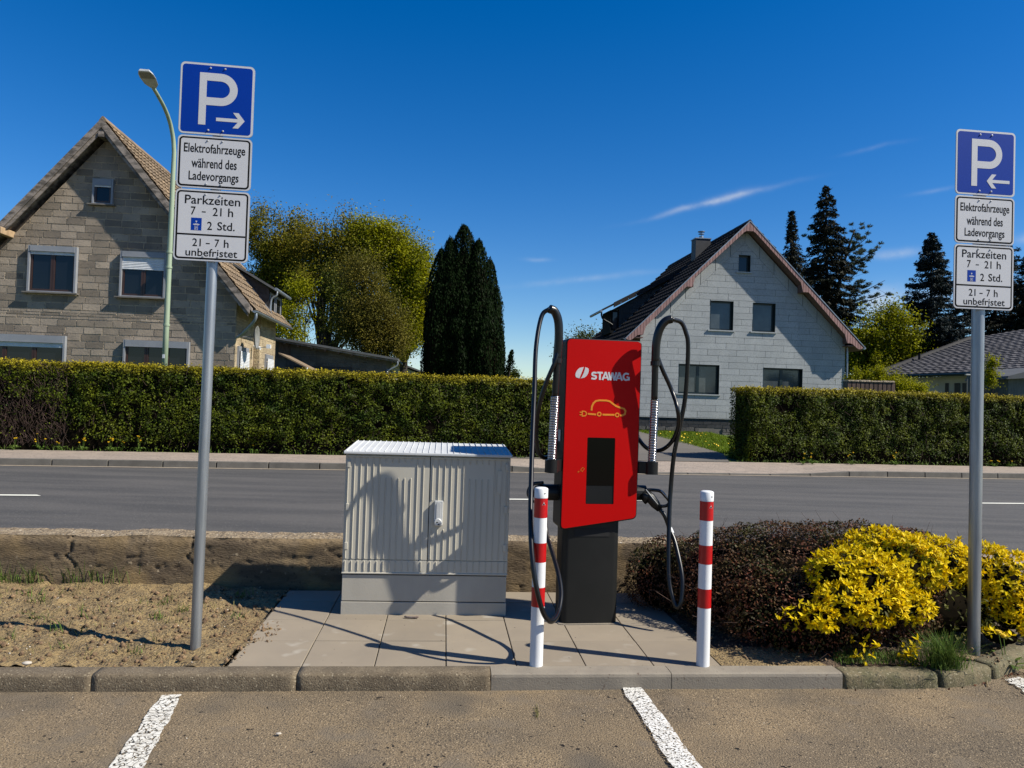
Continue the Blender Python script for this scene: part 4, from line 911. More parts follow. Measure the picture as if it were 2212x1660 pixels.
    t3 = t2 - .322; p3 = plate('supplementary_plate', t3 - .425, t3, 'sign_white', 'bw'); hh3 = .425
    MB().box(cx - .193, cx + .193, y - .0022, y - .0019, t3 - .645 * hh3, t3 - .622 * hh3).build('divider', 'sign_black', p3)
    for (txt, xf, zf, w, h_) in (('Parkzeiten', .0, .145, .315, .052), ('7', -.108, .302, .027, .049), ('-', -.048, .312, .022, .006), ('21', .028, .302, .050, .049), ('h', .105, .302, .029, .050),
                                 ('2', -.012, .502, .028, .049), ('Std.', .082, .500, .100, .050), ('21', -.082, .742, .048, .046), ('-', -.018, .752, .022, .006), ('7', .034, .742, .026, .046), ('h', .087, .742, .027, .047), ('unbefristet', .005, .880, .295, .046)):
        textmesh(txt, cx + xf, t3 - zf * hh3, w, h_, ty, .0008, .008, 'sign_black', 'lettering', p3)
    ic = MB().box(cx - .118, cx - .058, ty, ty + .0006, t3 - .575 * hh3, t3 - .400 * hh3).build('disc_symbol', 'sign_blue', p3)
    iy = ty - .0006; m_ = MB(); mx_, mz = cx - .088, t3 - .49 * hh3
    m_.prism([(mx_ - .006, mz + .020), (mx_ + .006, mz + .020), (mx_, mz + .008)], iy, iy + .0005)
    for a0 in range(40, 140, 26): m_.prism([(mx_ + r_ * math.cos(rad(a)), mz - .012 + r_ * .62 * math.sin(rad(a))) for r_, a in ((.026, a0), (.026, a0 + 20), (.010, a0 + 20), (.010, a0))], iy, iy + .0005)
    m_.ribbon([(mx_ - .008, mz - .033), (mx_ + .008, mz - .033), (mx_ + .008, mz - .015), (mx_ - .008, mz - .015), (mx_ - .008, mz - .034)], .0018, iy, iy + .0005)
    m_.build('symbol_print', 'sign_white', ic)
    textmesh('P', mx_, mz - .024, .007, .012, iy, .0005, .02, 'sign_white', 'symbol_print', ic)
    for k in range(8): pass
    return s
sign(422, 1400, 'left parking sign post with the white arrow pointing right', 1, .0305, 3.475, .012, .008, rad(7.5))
sign(2103, 1397, 'right parking sign post with the white arrow pointing left', -1, .038, 3.40, -.012, -.012, rad(6.5))

# ================================================================== LEFT HOUSE
o_ = at(220, 800, 22); HL = Frame((o_.x, o_.y, 0), rad(5.7)); hl = root('block_house', 'unplastered grey block house with steep gable and roller shutters at left', 'house', HL)
def shutter_window(parent, s0, s1, z0, z1, boxh, shut, rot=None, loc=(0, 0, 0), mull=1, label=None, closed=False, dep=.12):
    fw = .055
    w = MB().box(s0, s0 + fw, -dep, .01, z0, z1).box(s1 - fw, s1, -dep, .01, z0, z1).box(s0 + fw, s1 - fw, -dep + .02, .01, z0 + .0, z0 + .03).build('window', 'shutter_box', parent)
    w.location = loc
    if rot: w.rotation_euler = rot
    if label: w['label'] = label
    if boxh: MB().box(s0 + fw, s1 - fw, -dep - .01, .0, z1 - boxh, z1 - .003).box(s0 + fw, s1 - fw, -dep - .018, -dep - .0105, z1 - boxh, z1 - boxh + .02).build('shutter_box', 'shutter_box', w)
    zt = z1 - boxh; a, b = s0 + fw, s1 - fw
    if shut < zt:
        m_ = MB(); z = zt
        while z > shut + .01: m_.prism([(-.086, z - .045), (-.094, z - .022), (-.086, z)], a + .004, b - .004, 'x'); z -= .047
        m_.v = [(x, y, z_) for x, y, z_ in m_.v]; m_.build('shutter', 'shutter', w)
    if not closed:
        MB().box(a, b, -.012, -.008, z0 + .03, zt).build('reveal', 'dark', w)
        n = mull + 1; ww = (b - a) / n
        for k in range(n):
            c0, c1 = a + k * ww + .004, a + (k + 1) * ww - .004; f = .055
            MB().box(c0, c0 + f, -.06, -.013, z0 + .034, zt).box(c1 - f, c1, -.06, -.013, z0 + .034, zt).box(c0 + f, c1 - f, -.06, -.013, z0 + .034, z0 + .034 + f).build('frame', 'wframe_b', w)
            MB().box(c0 + f, c1 - f, -.034, -.030, z0 + .034 + f, zt - .01).build('pane', 'glass', w)
    MB().box(s0 - .12, s1 + .06, -dep - .03, -.0, z0 - .045, z0 - .004).build('sill', 'mortar_dark', w)
    return w
pkL, slL = 9.40, 1.1995           # roof surface: z = pk - sl*|s+.11|
S0 = -.11; WT = .30               # roof build-up above the wall
holesL = [(-2.16, -.80, 4.30, 5.66), (.43, 1.74, 4.27, 5.62), (-.46, .13, 7.0, 7.74), (-3.6, -1.02, 1.35, 3.02), (.62, 2.50, 1.25, 2.98)]
EVL, EVR = -4.25, 3.80            # wall corners
planesL = [(slL, 1, pkL - .42 + slL * S0), (-slL, 1, pkL - .42 - slL * S0)]
wallp = [(EVL, .0), (EVR, .0), (EVR, pkL - .40 - slL * (EVR - S0)), (S0, pkL - .40), (EVL, pkL - .40 + slL * (EVL - S0))]
MB().prism(wallp, .02, 4.58).build('wall', 'mortar', hl)
rows = []; z = .35
while z < 9.1:
    if 3.38 < z < 3.6:
        for q in range(3): rows.append((z, z + .09)); z += .09
    rows.append((z, z + .212)); z += .212
P = pieces(rows, EVL, EVR, .50, .026, [(a - .01, b + .01, c - .05, d + .01) for a, b, c, d in holesL], planesL, rnd=.10)
lay(P, 'block', 'block', hl, .014, .004, .005, limit=300, score=lambda p: area(p) if (sum(q[1] for q in p) / len(p) > 1.85 and sum(q[0] for q in p) / len(p) > -3.25) else area(p) * .01, rough=.007)
shutter_window(hl, -2.16, -.80, 4.30, 5.66, .17, 5.40)
shutter_window(hl, .43, 1.74, 4.27, 5.62, .17, 5.08)
shutter_window(hl, -.46, .13, 7.0, 7.74, .20, 7.5, mull=0, dep=.09)
shutter_window(hl, -3.6, -1.02, 1.35, 3.02, .22, 2.68, mull=2)
shutter_window(hl, .62, 2.50, 1.25, 2.98, .20, 2.8, mull=2)
# roof: right slope slab, left slope slab
def slope(side, d0, d1, s_out, th=.10):
    a = S0; b = s_out; za = pkL; zb = pkL - slL * abs(b - S0); v = [(a, za), (b, zb), (b, zb - th), (a, za - th)]
    return MB().prism(v, d0, d1)
rfR = slope(1, -.438, 5.1, 4.36).build('roof', 'wood_w', hl); rfL = slope(-1, -.438, 5.1, -4.75).build('roof', 'wood_w', hl)
# tiles of the right slope
mb = MB(); cs = 1 / math.hypot(1, slL)
def tiles(mb, s_a, s_b, z_a, z_b, d0, d1, nrow, wt, h=.028, stp=.045):
    """courses from top (s_a,z_a) to eave (s_b,z_b), waves along d"""
    L_ = math.hypot(s_b - s_a, z_b - z_a); ux, uz = (s_b - s_a) / L_, (z_b - z_a) / L_; nx_, nz_ = -uz * (1 if s_b > s_a else -1), ux * (1 if s_b > s_a else -1)
    nd = int((d1 - d0) / wt)
    for r_ in range(nrow):
        t0, t1 = r_ / nrow * L_, (r_ + 1) / nrow * L_ + .02
        for c_ in range(nd):
            y0 = d0 + c_ * wt; i = len(mb.v); j_ = random.uniform(-.004, .004)
            for t, off in ((t0, .004), (t1, stp), (t1 + .001, 0)):
                for q, (yy, hh) in enumerate(((0, h), (.30, .0), (.70, .0), (.98, h * .9))):
                    hh = hh if off else 0; o2 = off + hh * (1 if off else 0) + j_
                    if not off: o2 = -.01
                    mb.v.append((s_a + ux * t + nx_ * o2, y0 + yy * wt, z_a + uz * t + nz_ * o2))
            for a in range(2):
                for b in range(3): q = i + a * 4 + b; mb.f.append((q, q + 1, q + 5, q + 4))
tiles(mb, S0, 4.40, pkL + .01, pkL + .01 - slL * (4.40 - S0), -.36, 5.1, 21, .27); rt = mb.build('roof_tiles', 'tile_tan', rfR); tag(rt, kind='stuff')
mb = MB(); tiles(mb, S0, -4.75, pkL + .01, pkL + .01 - slL * 4.64, -.36, 5.1, 21, .27); rt = mb.build('roof_tiles', 'tile_tan', rfL); tag(rt, kind='stuff')
for k in range(14): MB().prism(rpoly([(S0 - .13, pkL - .05), (S0 + .13, pkL - .05), (S0, pkL + .14)], .06, 3), -.40 + k * .38, -.40 + k * .38 + .40 - .01).build('ridge_tile', 'tile_tan', hl).location.z += .004 * (k % 2)
# barge boards, two layers, and purlins
for sg, sout in ((1, 4.30), (-1, -4.72)):
    za = lambda s, o: pkL + o - slL * abs(s - S0)
    e = S0 + .0 * sg
    MB().prism([(e, za(e, .03)), (sout, za(sout, .03)), (sout, za(sout, -.24)), (e, za(e, -.24))], -.47, -.44).build('barge_board', 'wood_w', hl)
    MB().prism([(e, za(e, -.18)), (sout - .05 * sg, za(sout - .05 * sg, -.18)), (sout - .05 * sg, za(sout - .05 * sg, -.38)), (e, za(e, -.38))], -.425, -.395).build('barge_board', 'wood_w', hl)
    MB().prism([(e, za(e, -.105)), (sout, za(sout, -.105)), (sout, za(sout, -.13)), (e, za(e, -.13))], -.438, .02).build('soffit', 'wood_w', hl)
    for s_ in ((S0 + sg * 2.62),): MB().box(s_ - .09, s_ + .09, -.62, .1, za(s_, -.40), za(s_, -.20)).build('purlin', 'wood_light', hl, bevel=.02)
MB().box(S0 - .08, S0 + .08, -.46, .1, pkL - .52, pkL - .36).build('purlin', 'wood_w', hl)
# gutter and downpipe on the right eave
gu = MB(); ge, gz = 4.44, pkL - slL * (4.40 - S0) - .02
gp_ = [(ge + .07 * math.cos(rad(a)), gz + .07 * math.sin(rad(a))) for a in range(180, 361, 20)]
gu.prism(gp_ + [(ge + .06, gz), (ge - .06, gz)], -.42, 5.15).build('gutter', 'zinc', hl, smooth=False)
MB().tube(spline([(ge, -.25, gz - .06), (ge, -.25, gz - .2), (ge - .1, -.2, gz - .36), (3.95, .0, gz - .72), (3.78, .08, gz - .80)], 5), .045, 10).build('downpipe', 'zinc', hl, smooth=True)
MB().box(3.46, 3.60, -.06, .0, 4.72, 4.93).build('junction_box', 'mortar', hl)
# side wall blocks (x = 3.80 face) and projecting part
def side(x): return lambda a, y, c: ((x - y, a, c), (0, 0, rad(90)))
P = pieces([(a, b) for a, b in rows if a < 4.2], .0, 2.18, .50, .016, [(.22, 1.50, 1.2, 2.98)], [], rnd=.12)
lay(P, 'block', 'block_warm', hl, .004, .012, .004, limit=60, score=lambda p: area(p) * (1 if p[0][1] > 1.9 else .01), put=side(3.80), rough=.006)
MB().box(3.60, 4.00, 2.26, 4.58, 0, 4.1).build('wall', 'mortar', hl)
P = pieces([(a, b) for a, b in rows if a < 3.9], 2.27, 4.56, .50, .016, [(2.98, 4.10, 1.2, 2.90)], [], rnd=.12)
lay(P, 'block', 'block_warm', hl, .004, .012, .004, limit=60, score=lambda p: area(p) * (1 if p[0][1] > 1.9 else .01), put=side(4.00), rough=.006)
P = pieces([(a, b) for a, b in rows if a < 3.9], 3.82, 4.00, .5, .016, [], [])
lay(P, 'block', 'block_warm', hl, 2.262, .012, .003, limit=12, score=lambda p: p[0][1])
for (a, b, zt_, x) in ((.26, 1.46, 2.94, 3.81), (3.0, 4.08, 2.86, 4.01)):
    shutter_window(hl, a, b, 1.25, zt_, .15, 1.3, rot=(0, 0, rad(90)), loc=(x, 0, 0), closed=True, dep=.05)
# satellite dish and security camera
ds = MB(); n = 22
for k, (r_, z_) in enumerate([(0.001, .07), (.10, .062), (.20, .04), (.30, .008), (.36, -.03), (.365, -.028), (.30, .018), (.0012, .085)]):
    for q in range(n): a = 2 * math.pi * q / n; ds.v.append((4.27 - z_ * 1.3, .62 + r_ * .80 * math.cos(a), 3.24 + r_ * 1.02 * math.sin(a)))
for k in range(7):
    for q in range(n): q2 = (q + 1) % n; ds.f.append((k * n + q, k * n + q2, (k + 1) * n + q2, (k + 1) * n + q))
dd = ds.build('satellite_dish', 'lamp_glass', hl, smooth=True)
MB().tube([(3.80, .62, 3.24), (4.18, .62, 3.24)], .03, 8).build('mount', 'galv', dd); MB().tube([(4.25, .62, 2.90), (4.70, .35, 2.95)], .012, 6).build('feed_arm', 'galv', dd); MB().box(4.66, 4.78, .28, .40, 2.90, 3.02).build('receiver', 'white_pl', dd)
sc_ = MB().tube([(3.90, 1.92, 3.05), (4.12, 1.85, 2.98)], .055, 10).build('wall_camera', 'white_pl', hl)
# dormer on the right slope
DM = 2.80
zr = lambda s: pkL - slL * abs(s - S0)
ck = [(2.95, zr(2.95)), (4.11, zr(4.11)), (4.11, 5.10), (2.55, 5.98), (2.55, zr(2.55))]
MB().prism(ck, DM, 4.95).build('dormer_body', 'slate', hl)
lay(pieces([(4.3 + .2 * k, 4.5 + .2 * k) for k in range(9)], 2.5, 4.12, .28, .008, [], [(-slL, -1, -(pkL + slL * S0) - .02), (.565, 1, 5.06 + .565 * 4.11)], rnd=.05), 'slate', 'slate', hl, DM - .004, .012, .003, limit=60)
MB().ribbon([(2.45, zr(2.45) + .07), (4.16, zr(4.16) + .05)], .05, DM - .04, DM - .012).build('flashing', 'alu', hl)
dr = [(4.34, 5.09), (2.35, 6.22), (2.35, 6.14), (4.34, 5.01)]
drf = MB().prism(dr, DM - .22, 5.05).build('dormer_roof', 'slate_flat', hl)
MB().tube([(4.38, DM - .22, 5.05), (4.38, 5.0, 5.05)], .055, 8).build('gutter', 'zinc', hl)
MB().tube(spline([(4.38, DM, 5.0), (4.36, DM, 4.86), (4.20, DM, 4.72), (4.18, DM, 4.3), (4.22, DM, 4.24)], 4), .035, 8).build('downpipe', 'zinc', hl, smooth=True)
for k in range(2):
    w_ = MB().box(4.115, 4.13, DM + .12 + k * .95, DM + .20 + k * .95, 4.25, 4.98).box(4.115, 4.13, DM + .85 + k * .95, DM + .93 + k * .95, 4.25, 4.98).box(4.115, 4.13, DM + .20 + k * .95, DM + .85 + k * .95, 4.90, 4.98).build('window', 'shutter_box', hl)
    MB().box(4.112, 4.118, DM + .20 + k * .95, DM + .85 + k * .95, 4.30, 4.90).build('pane', 'glass', w_)

# shed behind the left house ------------------------------------------
SH = Frame(HL.w(0, 8.5), HL.yaw); sd = root('shed', 'long low shade-coloured block shed with a sloping flat roof behind the left house', 'shed', SH)
zS = lambda s: 3.84 - (s - 3.25) * .139
MB().prism([(2.6, 0), (7.75, 0), (7.75, zS(7.75) - .10), (2.6, zS(2.6) - .10)], .02, 3.5).build('wall', 'mortar_dark', sd)
lay(pieces([(1.9 + .25 * k, 2.15 + .25 * k) for k in range(8)], 3.6, 7.74, .5, .03, [(4.35, 6.1, 1.5, 2.32), (4.0, 6.35, 2.4, 2.72)], [(.139, 1, 3.84 + 3.25 * .139 - .26)], rnd=.08), 'block', 'block_dark', sd, .006, .012, .004, rough=.006)  # shade under the roof overhang is put into the dark block colour
MB().box(4.0, 6.35, -.02, .03, 2.41, 2.71).build('lintel', 'slate', sd)
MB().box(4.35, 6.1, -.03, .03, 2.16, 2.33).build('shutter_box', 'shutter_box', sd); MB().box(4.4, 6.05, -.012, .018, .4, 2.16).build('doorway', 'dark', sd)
rf = MB().prism([(3.1, zS(3.1)), (8.25, zS(8.25)), (8.25, zS(8.25) - .09), (3.1, zS(3.1) - .09)], -.45, 3.7).build('roof', 'slate_flat', sd)
MB().prism([(3.1, zS(3.1) - .10), (8.2, zS(8.2) - .10), (8.2, zS(8.2) - .17), (3.1, zS(3.1) - .17)], -.40, -.36).build('fascia', 'wood_w', sd)
for k in range(9): s_ = 3.6 + k * .55; MB().box(s_ - .04, s_ + .04, -.36, .02, zS(s_) - .24, zS(s_) - .11).build('rafter', 'wood_brown', sd)
for k in range(5): MB().box(3.32 + k * .10, 3.41 + k * .10, -.10 - .008 * (k % 2), -.06, 3.0, 3.68).build('plank', 'wood_brown', sd)
MB().tube(spline([(8.2, -.1, zS(8.2) - .08), (8.2, -.1, zS(8.2) - .3), (7.85, -.1, zS(8) - .55), (7.8, -.1, zS(8) - .7), (7.8, -.1, .5)], 4), .045, 8).build('downpipe', 'zinc', sd, smooth=True)
lt = root('lean_to', 'small lean-to with a tiled roof and grey downpipe between the left house and the shed', 'lean-to', Frame(HL.w(4.1, 5.2), HL.yaw))
MB().prism([(-.1, 3.05), (1.0, 2.52), (1.0, 2.47), (-.1, 3.0)], .0, 2.2).build('roof', 'tile_tan', lt)
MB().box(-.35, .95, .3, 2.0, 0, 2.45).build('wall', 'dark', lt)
MB().tube(spline([(.95, -.05, 2.52), (.95, -.05, 2.35), (.6, -.05, 2.1), (.4, -.05, 1.95), (.35, -.05, .5)], 4), .045, 8).build('downpipe', 'zinc', lt, smooth=True)
# far house with pale grey roof
FH = Frame((at(885, 800, 46).x, 46, 0), rad(12)); fh = root('far_house', 'distant low house with a plain grey roof left of the dark conical yew', 'house', FH)
zf = at(880, 781, 46).z
MB().prism([(-1.2, zf + .1), (1.6, zf - .85), (1.6, zf - .95), (-1.2, zf - .0)], 0, 6).prism([(-1.2, zf + .1), (-4, zf - .85), (-4, zf - .95), (-1.2, zf)], 0, 6).build('roof', 'slate_flat', fh)
MB().prism([(-3.6, 0), (1.3, 0), (1.3, zf - .95), (-1.2, zf - .1), (-3.6, zf - .95)], .3, 5.8).build('wall', 'render_w', fh)

# ================================================================== RIGHT HOUSE
o_ = at(1603, 800, 30); HR = Frame((o_.x, o_.y, 0), rad(6)); hr = root('panelled_house', 'house clad in grey fibre cement panels with a black tiled roof', 'house', HR)
pkR, slR = 8.97, .985
zR = lambda s: pkR - slR * abs(s)
XL, XR = -4.27, 4.40
holesR = [(-1.39, -.42, 4.64, 5.83), (.40, 1.36, 4.64, 5.82), (-.25, .25, 7.05, 7.74), (-2.64, -.95, 2.03, 3.22), (.90, 2.58, 2.03, 3.19)]
ZB = 1.08; core = MB(); RV = .17
zs = sorted({ZB, 10} | {h[2] for h in holesR} | {h[3] for h in holesR}); rp = [(slR, 1, pkR - .22), (-slR, 1, pkR - .22)]
for za, zb in zip(zs, zs[1:]):
    for r_ in subtract((XL, XR, za, zb), holesR):
        p = [(r_[0], r_[2]), (r_[1], r_[2]), (r_[1], r_[3]), (r_[0], r_[3])]
        for pl in rp: p = clip(p, *pl) if len(p) > 2 else p
        if len(p) > 2: core.prism(p, .02, .34)
core.prism([(XL, .3), (XR, .3), (XR, zR(XR) - .22), (0, pkR - .22), (XL, zR(XL) - .22)], .34, 9.4)
core.build('wall', 'siding_gap', hr)
prow = [(ZB + .252 * k, ZB + .252 * (k + 1)) for k in range(34)]
inner = [(slR, 1, pkR - .22 - .52), (-slR, 1, pkR - .22 - .52)]
lay(pieces(prow, XL, XR, 1.22, .011, [(a - .0, b + .0, c, d) for a, b, c, d in holesR], inner, rnd=.0, stagger=.37), 'siding_panel', 'siding', hr, .012, .006, .0025, limit=300)
# edge panels following the rake
for sg in (-1, 1):
    lim = XL if sg < 0 else XR; n = 7
    for k in range(n):
        a = lim * k / n + sg * .012; b = lim * (k + 1) / n - sg * .012
        if k == 0: a = sg * .005
        zt_ = lambda s: pkR - .23 - slR * abs(s); zi = lambda s: zt_(s) - .50
        m_ = MB().prism([(a, zt_(a)), (b, zt_(b)), (b, zi(b)), (a, zi(a))], .004, .018); m_.build('siding_panel', 'siding', hr)
# windows: recessed
for i, (a, b, c, d) in enumerate(holesR):
    w = MB().box(a, a + .012, .0, .30, c, d).box(b - .012, b, .0, .30, c, d).box(a, b, .0, .30, d - .012, d).build('window', 'wframe_g', hr)
    two = i >= 3; n = 2 if two else 1; f = .06; ww = (b - a - .03) / n
    for k in range(n):
        c0, c1 = a + .015 + ww * k, a + .015 + ww * (k + 1)
        MB().box(c0, c0 + f, .16, .21, c + .01, d - .014).box(c1 - f, c1, .16, .21, c + .01, d - .014).box(c0 + f, c1 - f, .16, .21, c + .01, c + .01 + f).box(c0 + f, c1 - f, .16, .21, d - .014 - f, d - .014).build('frame', 'wframe_g', w)
        MB().box(c0 + f, c1 - f, .185, .19, c + f, d - f).build('pane', 'glass' if i in (2,) else 'curtain_glass', w)
    MB().box(a - .10, b + .06, -.05, .16, c - .05, c - .0).build('sill', 'siding', w)
# plinth of dark stone
MB().box(XL + .05, XR - .05, .05, .3, -.2, ZB).build('plinth', 'mortar_dark', hr)
rws = [(ZB - .02 - .13 * (k + 1), ZB - .02 - .13 * k) for k in range(3)]
lay(pieces(rws, XL + .05, 1.2, .36, .016, [], [], rnd=.25), 'brick', 'slate', hr, .05, .012, .004, limit=60, rough=.006)
lay(pieces([(.52, .68), (.36, .52), (.2, .36)], XL + .05, 1.2, .42, .03, [(-1.75, -.75, .1, .68)], [], rnd=.35), 'stone', 'block_dark', hr, .045, .035, .012, limit=60, rough=.03)
MB().box(XL - .0, XR, -.006, .03, ZB - .035, ZB - .008).build('base_rail', 'siding', hr)
# roof slabs
for sg, so_ in ((-1, -4.95), (1, 4.90)):
    r_ = MB().prism([(0, pkR - .02), (so_, zR(so_) - .02), (so_, zR(so_) - .14), (0, pkR - .14)], -.40, 9.75).build('roof', 'soffit', hr)
    mb = MB(); tiles(mb, 0, so_ - sg * -.05, pkR, zR(so_) - .05 * slR, -.42, 9.75, 19, .30, h=.045, stp=.065); tag(mb.build('roof_tiles', 'tile_black', r_), kind='stuff')
for k in range(27): MB().prism(rpoly([(-.14, pkR - .02), (.14, pkR - .02), (0, pkR + .15)], .06, 3), -.44 + k * .38, -.44 + k * .38 + .385).build('ridge_tile', 'tile_black', hr).location.z += .003 * (k % 2)
# barge boards: traced outline, mirrored, cut into planks
def bpx(x, y): q = HR.hit((1380 + x / 2.5157) / 1.09403, (480 + y / 2.5157) / 1.09403, (0, -.45, 0), (0, 1, 0)); return (q.x, q.z)
PK = [bpx(*p) for p in ((985, 108), (262, 771), (284, 797), (331, 757), (360, 757), (361, 727), (615, 503), (655, 503), (660, 460), (958, 200))]
lo = [(-4.97, zR(-4.97) + .03), (-4.80, 4.02), (-4.47, 4.28), (-4.27, 4.28), (-4.27, 4.52), (-2.56, 6.27), (-2.28, 6.27), (-2.27, 6.60), (-.18, 8.62), (0.0, 8.62)]
hi = [(-4.97, zR(-4.97) + .04), (0, pkR + .04)]
def zlo(s):
    for (a, za), (b, zb) in zip(lo, lo[1:]):
        if a <= s <= b and b > a: return za + (zb - za) * (s - a) / (b - a)
    return 8.62
def zhi(s): return zR(s) + .04
x = -4.965; w_ = .115
while x < -.001:
    b = min(x + w_ - .014, 0)
    p = [(x, min(zlo(x), zhi(x) - .01)), (b, min(zlo(b), zhi(b) - .01)), (b, zhi(b)), (x, zhi(x))]
    for sg in (1, -1):
        q = [(a * sg * (1 if sg > 0 else .985), c) for a, c in p]
        MB().prism(q, -.455 - random.uniform(0, .004), -.43).build('barge_plank', 'barge', hr)
    x += w_
for sg in (1, -1):
    for (a, za), (b, zb) in zip(lo[3:], lo[4:]):
        if abs(a - b) + abs(za - zb) < .02: continue
        MB().quad((a * sg, -.43, za), (b * sg, -.43, zb), (b * sg, .01, zb), (a * sg, .01, za)).build('soffit', 'soffit', hr)
    MB().box(min(4.27 * sg, 4.9 * sg), max(4.27 * sg, 4.9 * sg), -.42, 9.6, 4.16, 4.20).build('soffit', 'soffit', hr)
    MB().ribbon([(0, pkR + .055), (sg * 4.99, zR(4.99) + .055)], .035, -.47, -.40).build('verge_trim', 'zinc', hr)
ge, gz = 4.98, zR(4.9) - .02
for sg in (-1, 1):
    MB().prism([(sg * ge + .07 * math.cos(rad(a)), gz + .07 * math.sin(rad(a))) for a in range(180, 361, 20)], -.42, 9.7).build('gutter', 'zinc', hr)
MB().tube([(XR + .07, -.03, 4.15), (XR + .07, -.03, .4)], .04, 8).build('downpipe', 'zinc', hr)
# chimney
chm = MB().box(-1.02, -.34, 2.93, 3.5, 7.6, 9.0).build('chimney', 'slate', hr)
MB().box(-1.05, -.31, 2.90, 3.53, 9.0, 9.04).build('chimney_cap', 'zinc', chm)
MB().tube([(-.68, 3.2, 9.04), (-.68, 3.2, 9.17)], .10, 12).tube([(-.68, 3.2, 9.26), (-.68, 3.2, 9.28)], .13, 12).tube([(-.68, 3.2, 9.17), (-.68, 3.2, 9.26)], .015, 6).tube([(-.68, 3.2, 9.36), (-.68, 3.2, 9.385)], .16, 12).tube([(-.68, 3.2, 9.28), (-.68, 3.2, 9.36)], .012, 6).build('flue', 'zinc', chm)
# dormer on the left slope
D0 = 4.15; cheek = [(-4.12, 4.9), (-4.12, 6.0), (-1.15, 7.70), (-1.15, 7.6)]
MB().prism([(-4.12, zR(4.12) - .1), (-4.12, 5.98), (-1.3, 7.62), (-1.3, zR(1.3) - .1)], D0, 5.85).build('dormer_body', 'slate', hr)
lay(pieces([(4.95 + .24 * k, 5.19 + .24 * k) for k in range(12)], -4.12, -1.3, .34, .012, [], [(-.575, 1, 5.93 + .575 * 4.12), (slR, -1, -(pkR + .03))], rnd=.1), 'slate', 'slate', hr, D0 - .006, .014, .003, limit=80)
dr = MB().prism([(-4.98, 5.70), (-4.98, 5.78), (-1.05, 7.93), (-1.05, 7.82)], D0 - .30, 6.15).build('dormer_roof', 'tile_black', hr)
x = -4.45
while x < -1.3: MB().prism([(x, 6.07 + (x + 4.45) * .547 - .20), (x + .33, 6.07 + (x + 4.78) * .547 - .20), (x + .33, 6.07 + (x + 4.78) * .547 + .03), (x, 6.07 + (x + 4.45) * .547 + .03)], D0 - .325 - .006, D0 - .30).build('verge_tile', 'tile_black', dr); x += .345
MB().tube([(-5.0, D0 - .32, 5.70), (-5.0, 6.15, 5.70)], .06, 8).build('gutter', 'zinc', dr)
MB().tube(spline([(-4.95, D0 - .1, 5.66), (-4.94, D0 - .1, 5.5), (-4.85, D0 - .08, 5.35), (-4.5, D0, 5.18), (-4.4, D0, 5.1)], 4), .04, 8).build('downpipe', 'charger_black', hr, smooth=True)
dw = MB().box(-4.50, -4.13, D0 + .02, 5.8, 4.75, 5.80).build('window', 'matt_dark', hr); MB().box(-4.40, -4.20, D0 - .01, D0 + .02, 4.95, 5.7).build('pane', 'glass', dw)
MB().ribbon([(-4.45, zR(4.45) + .09), (-1.2, zR(1.2) + .09)], .03, D0 - .05, D0 - .02).build('flashing', 'zinc', hr)

# ================================================================== BUNGALOW + small things on the right
bu_o = at(2050, 800, 34); bu = root('bungalow', 'white bungalow with a large dark grey tiled hip roof at far right', 'house', Frame((0, 0, 0), 0))
A_, B_ = at(1885, 812, 37), at(2330, 797, 31); T0, T1 = at(1888, 803, 37.3), at(2101, 731, 42); T2 = at(2340, 690, 40)
mb = MB(); NR = 24
for r_ in range(NR):
    t0, t1 = r_ / NR, (r_ + 1) / NR
    def edgeL(t): return A_.lerp(T1, t)
    def edgeR(t): return B_.lerp(T2, t)
    L0, L1, R0_, R1 = edgeL(t0), edgeL(t1), edgeR(t0), edgeR(t1); n = int((R0_ - L0).length / .32)
    for c_ in range(n):
        i = len(mb.v); u0, u1 = c_ / n, (c_ + 1) / n
        for (Lp, Rp, oz) in ((L0, R0_, -.06), (L0, R0_, .03), (L1, R1, .0)):
            for (u, hh) in ((u0, .03), (u0 + (u1 - u0) * .45, 0), (u0 + (u1 - u0) * .98, .028)):
                p = Lp.lerp(Rp, u); mb.v.append((p.x, p.y - (.05 if oz else 0), p.z + oz + (hh if oz >= 0 else 0)))
        for a in range(2):
            for b in range(2): q = i + a * 3 + b; mb.f.append((q, q + 1, q + 4, q + 3))
tag(mb.build('roof_tiles', 'tile_grey', bu), kind='stuff')
MB().quad(A_ - Vector((0, .02, .08)), B_ - Vector((0, .02, .08)), T2 - Vector((0, 0, .08)), T1 - Vector((0, 0, .08))).quad(A_ - Vector((0, .02, .08)), T1 - Vector((0, 0, .08)), T1 + Vector((-1, 6, -3)), A_ + Vector((-.5, 6, -1))).build('roof', 'tile_black', bu)
for k in range(16):
    p, q = A_.lerp(T1, k / 16), A_.lerp(T1, (k + 1.05) / 16); MB().tube([p + Vector((0, 0, .03)), q + Vector((0, 0, .05))], .12, 7).build('ridge_tile', 'tile_black', bu)
MB().tube([A_ + Vector((0, -.15, -.08)), B_ + Vector((0, -.15, -.08))], .07, 8).build('gutter', 'wframe_g', bu)
wa, wb = at(1950, 830, 37), at(2330, 830, 31.8); mbw = MB()
for (p, q) in ((Vector((wa.x, wa.y, 0)), Vector((wb.x, wb.y, 0))),):
    mbw.v = [(p.x, p.y, 0), (q.x, q.y, 0), (q.x, q.y, 3.6), (p.x, p.y, 3.25), (p.x + .8, p.y + 5, 0), (p.x + .8, p.y + 5, 3.3), (q.x + .8, q.y + 5, 0), (q.x + .8, q.y + 5, 3.6)]
    mbw.f = [(0, 1, 2, 3), (0, 3, 5, 4), (1, 6, 7, 2)]
mbw.build('wall', 'render_w', bu)
d_ = (wb - wa).normalized(); nrm = Vector((d_.y, -d_.x, 0)).normalized()
if nrm.y > 0: nrm = -nrm
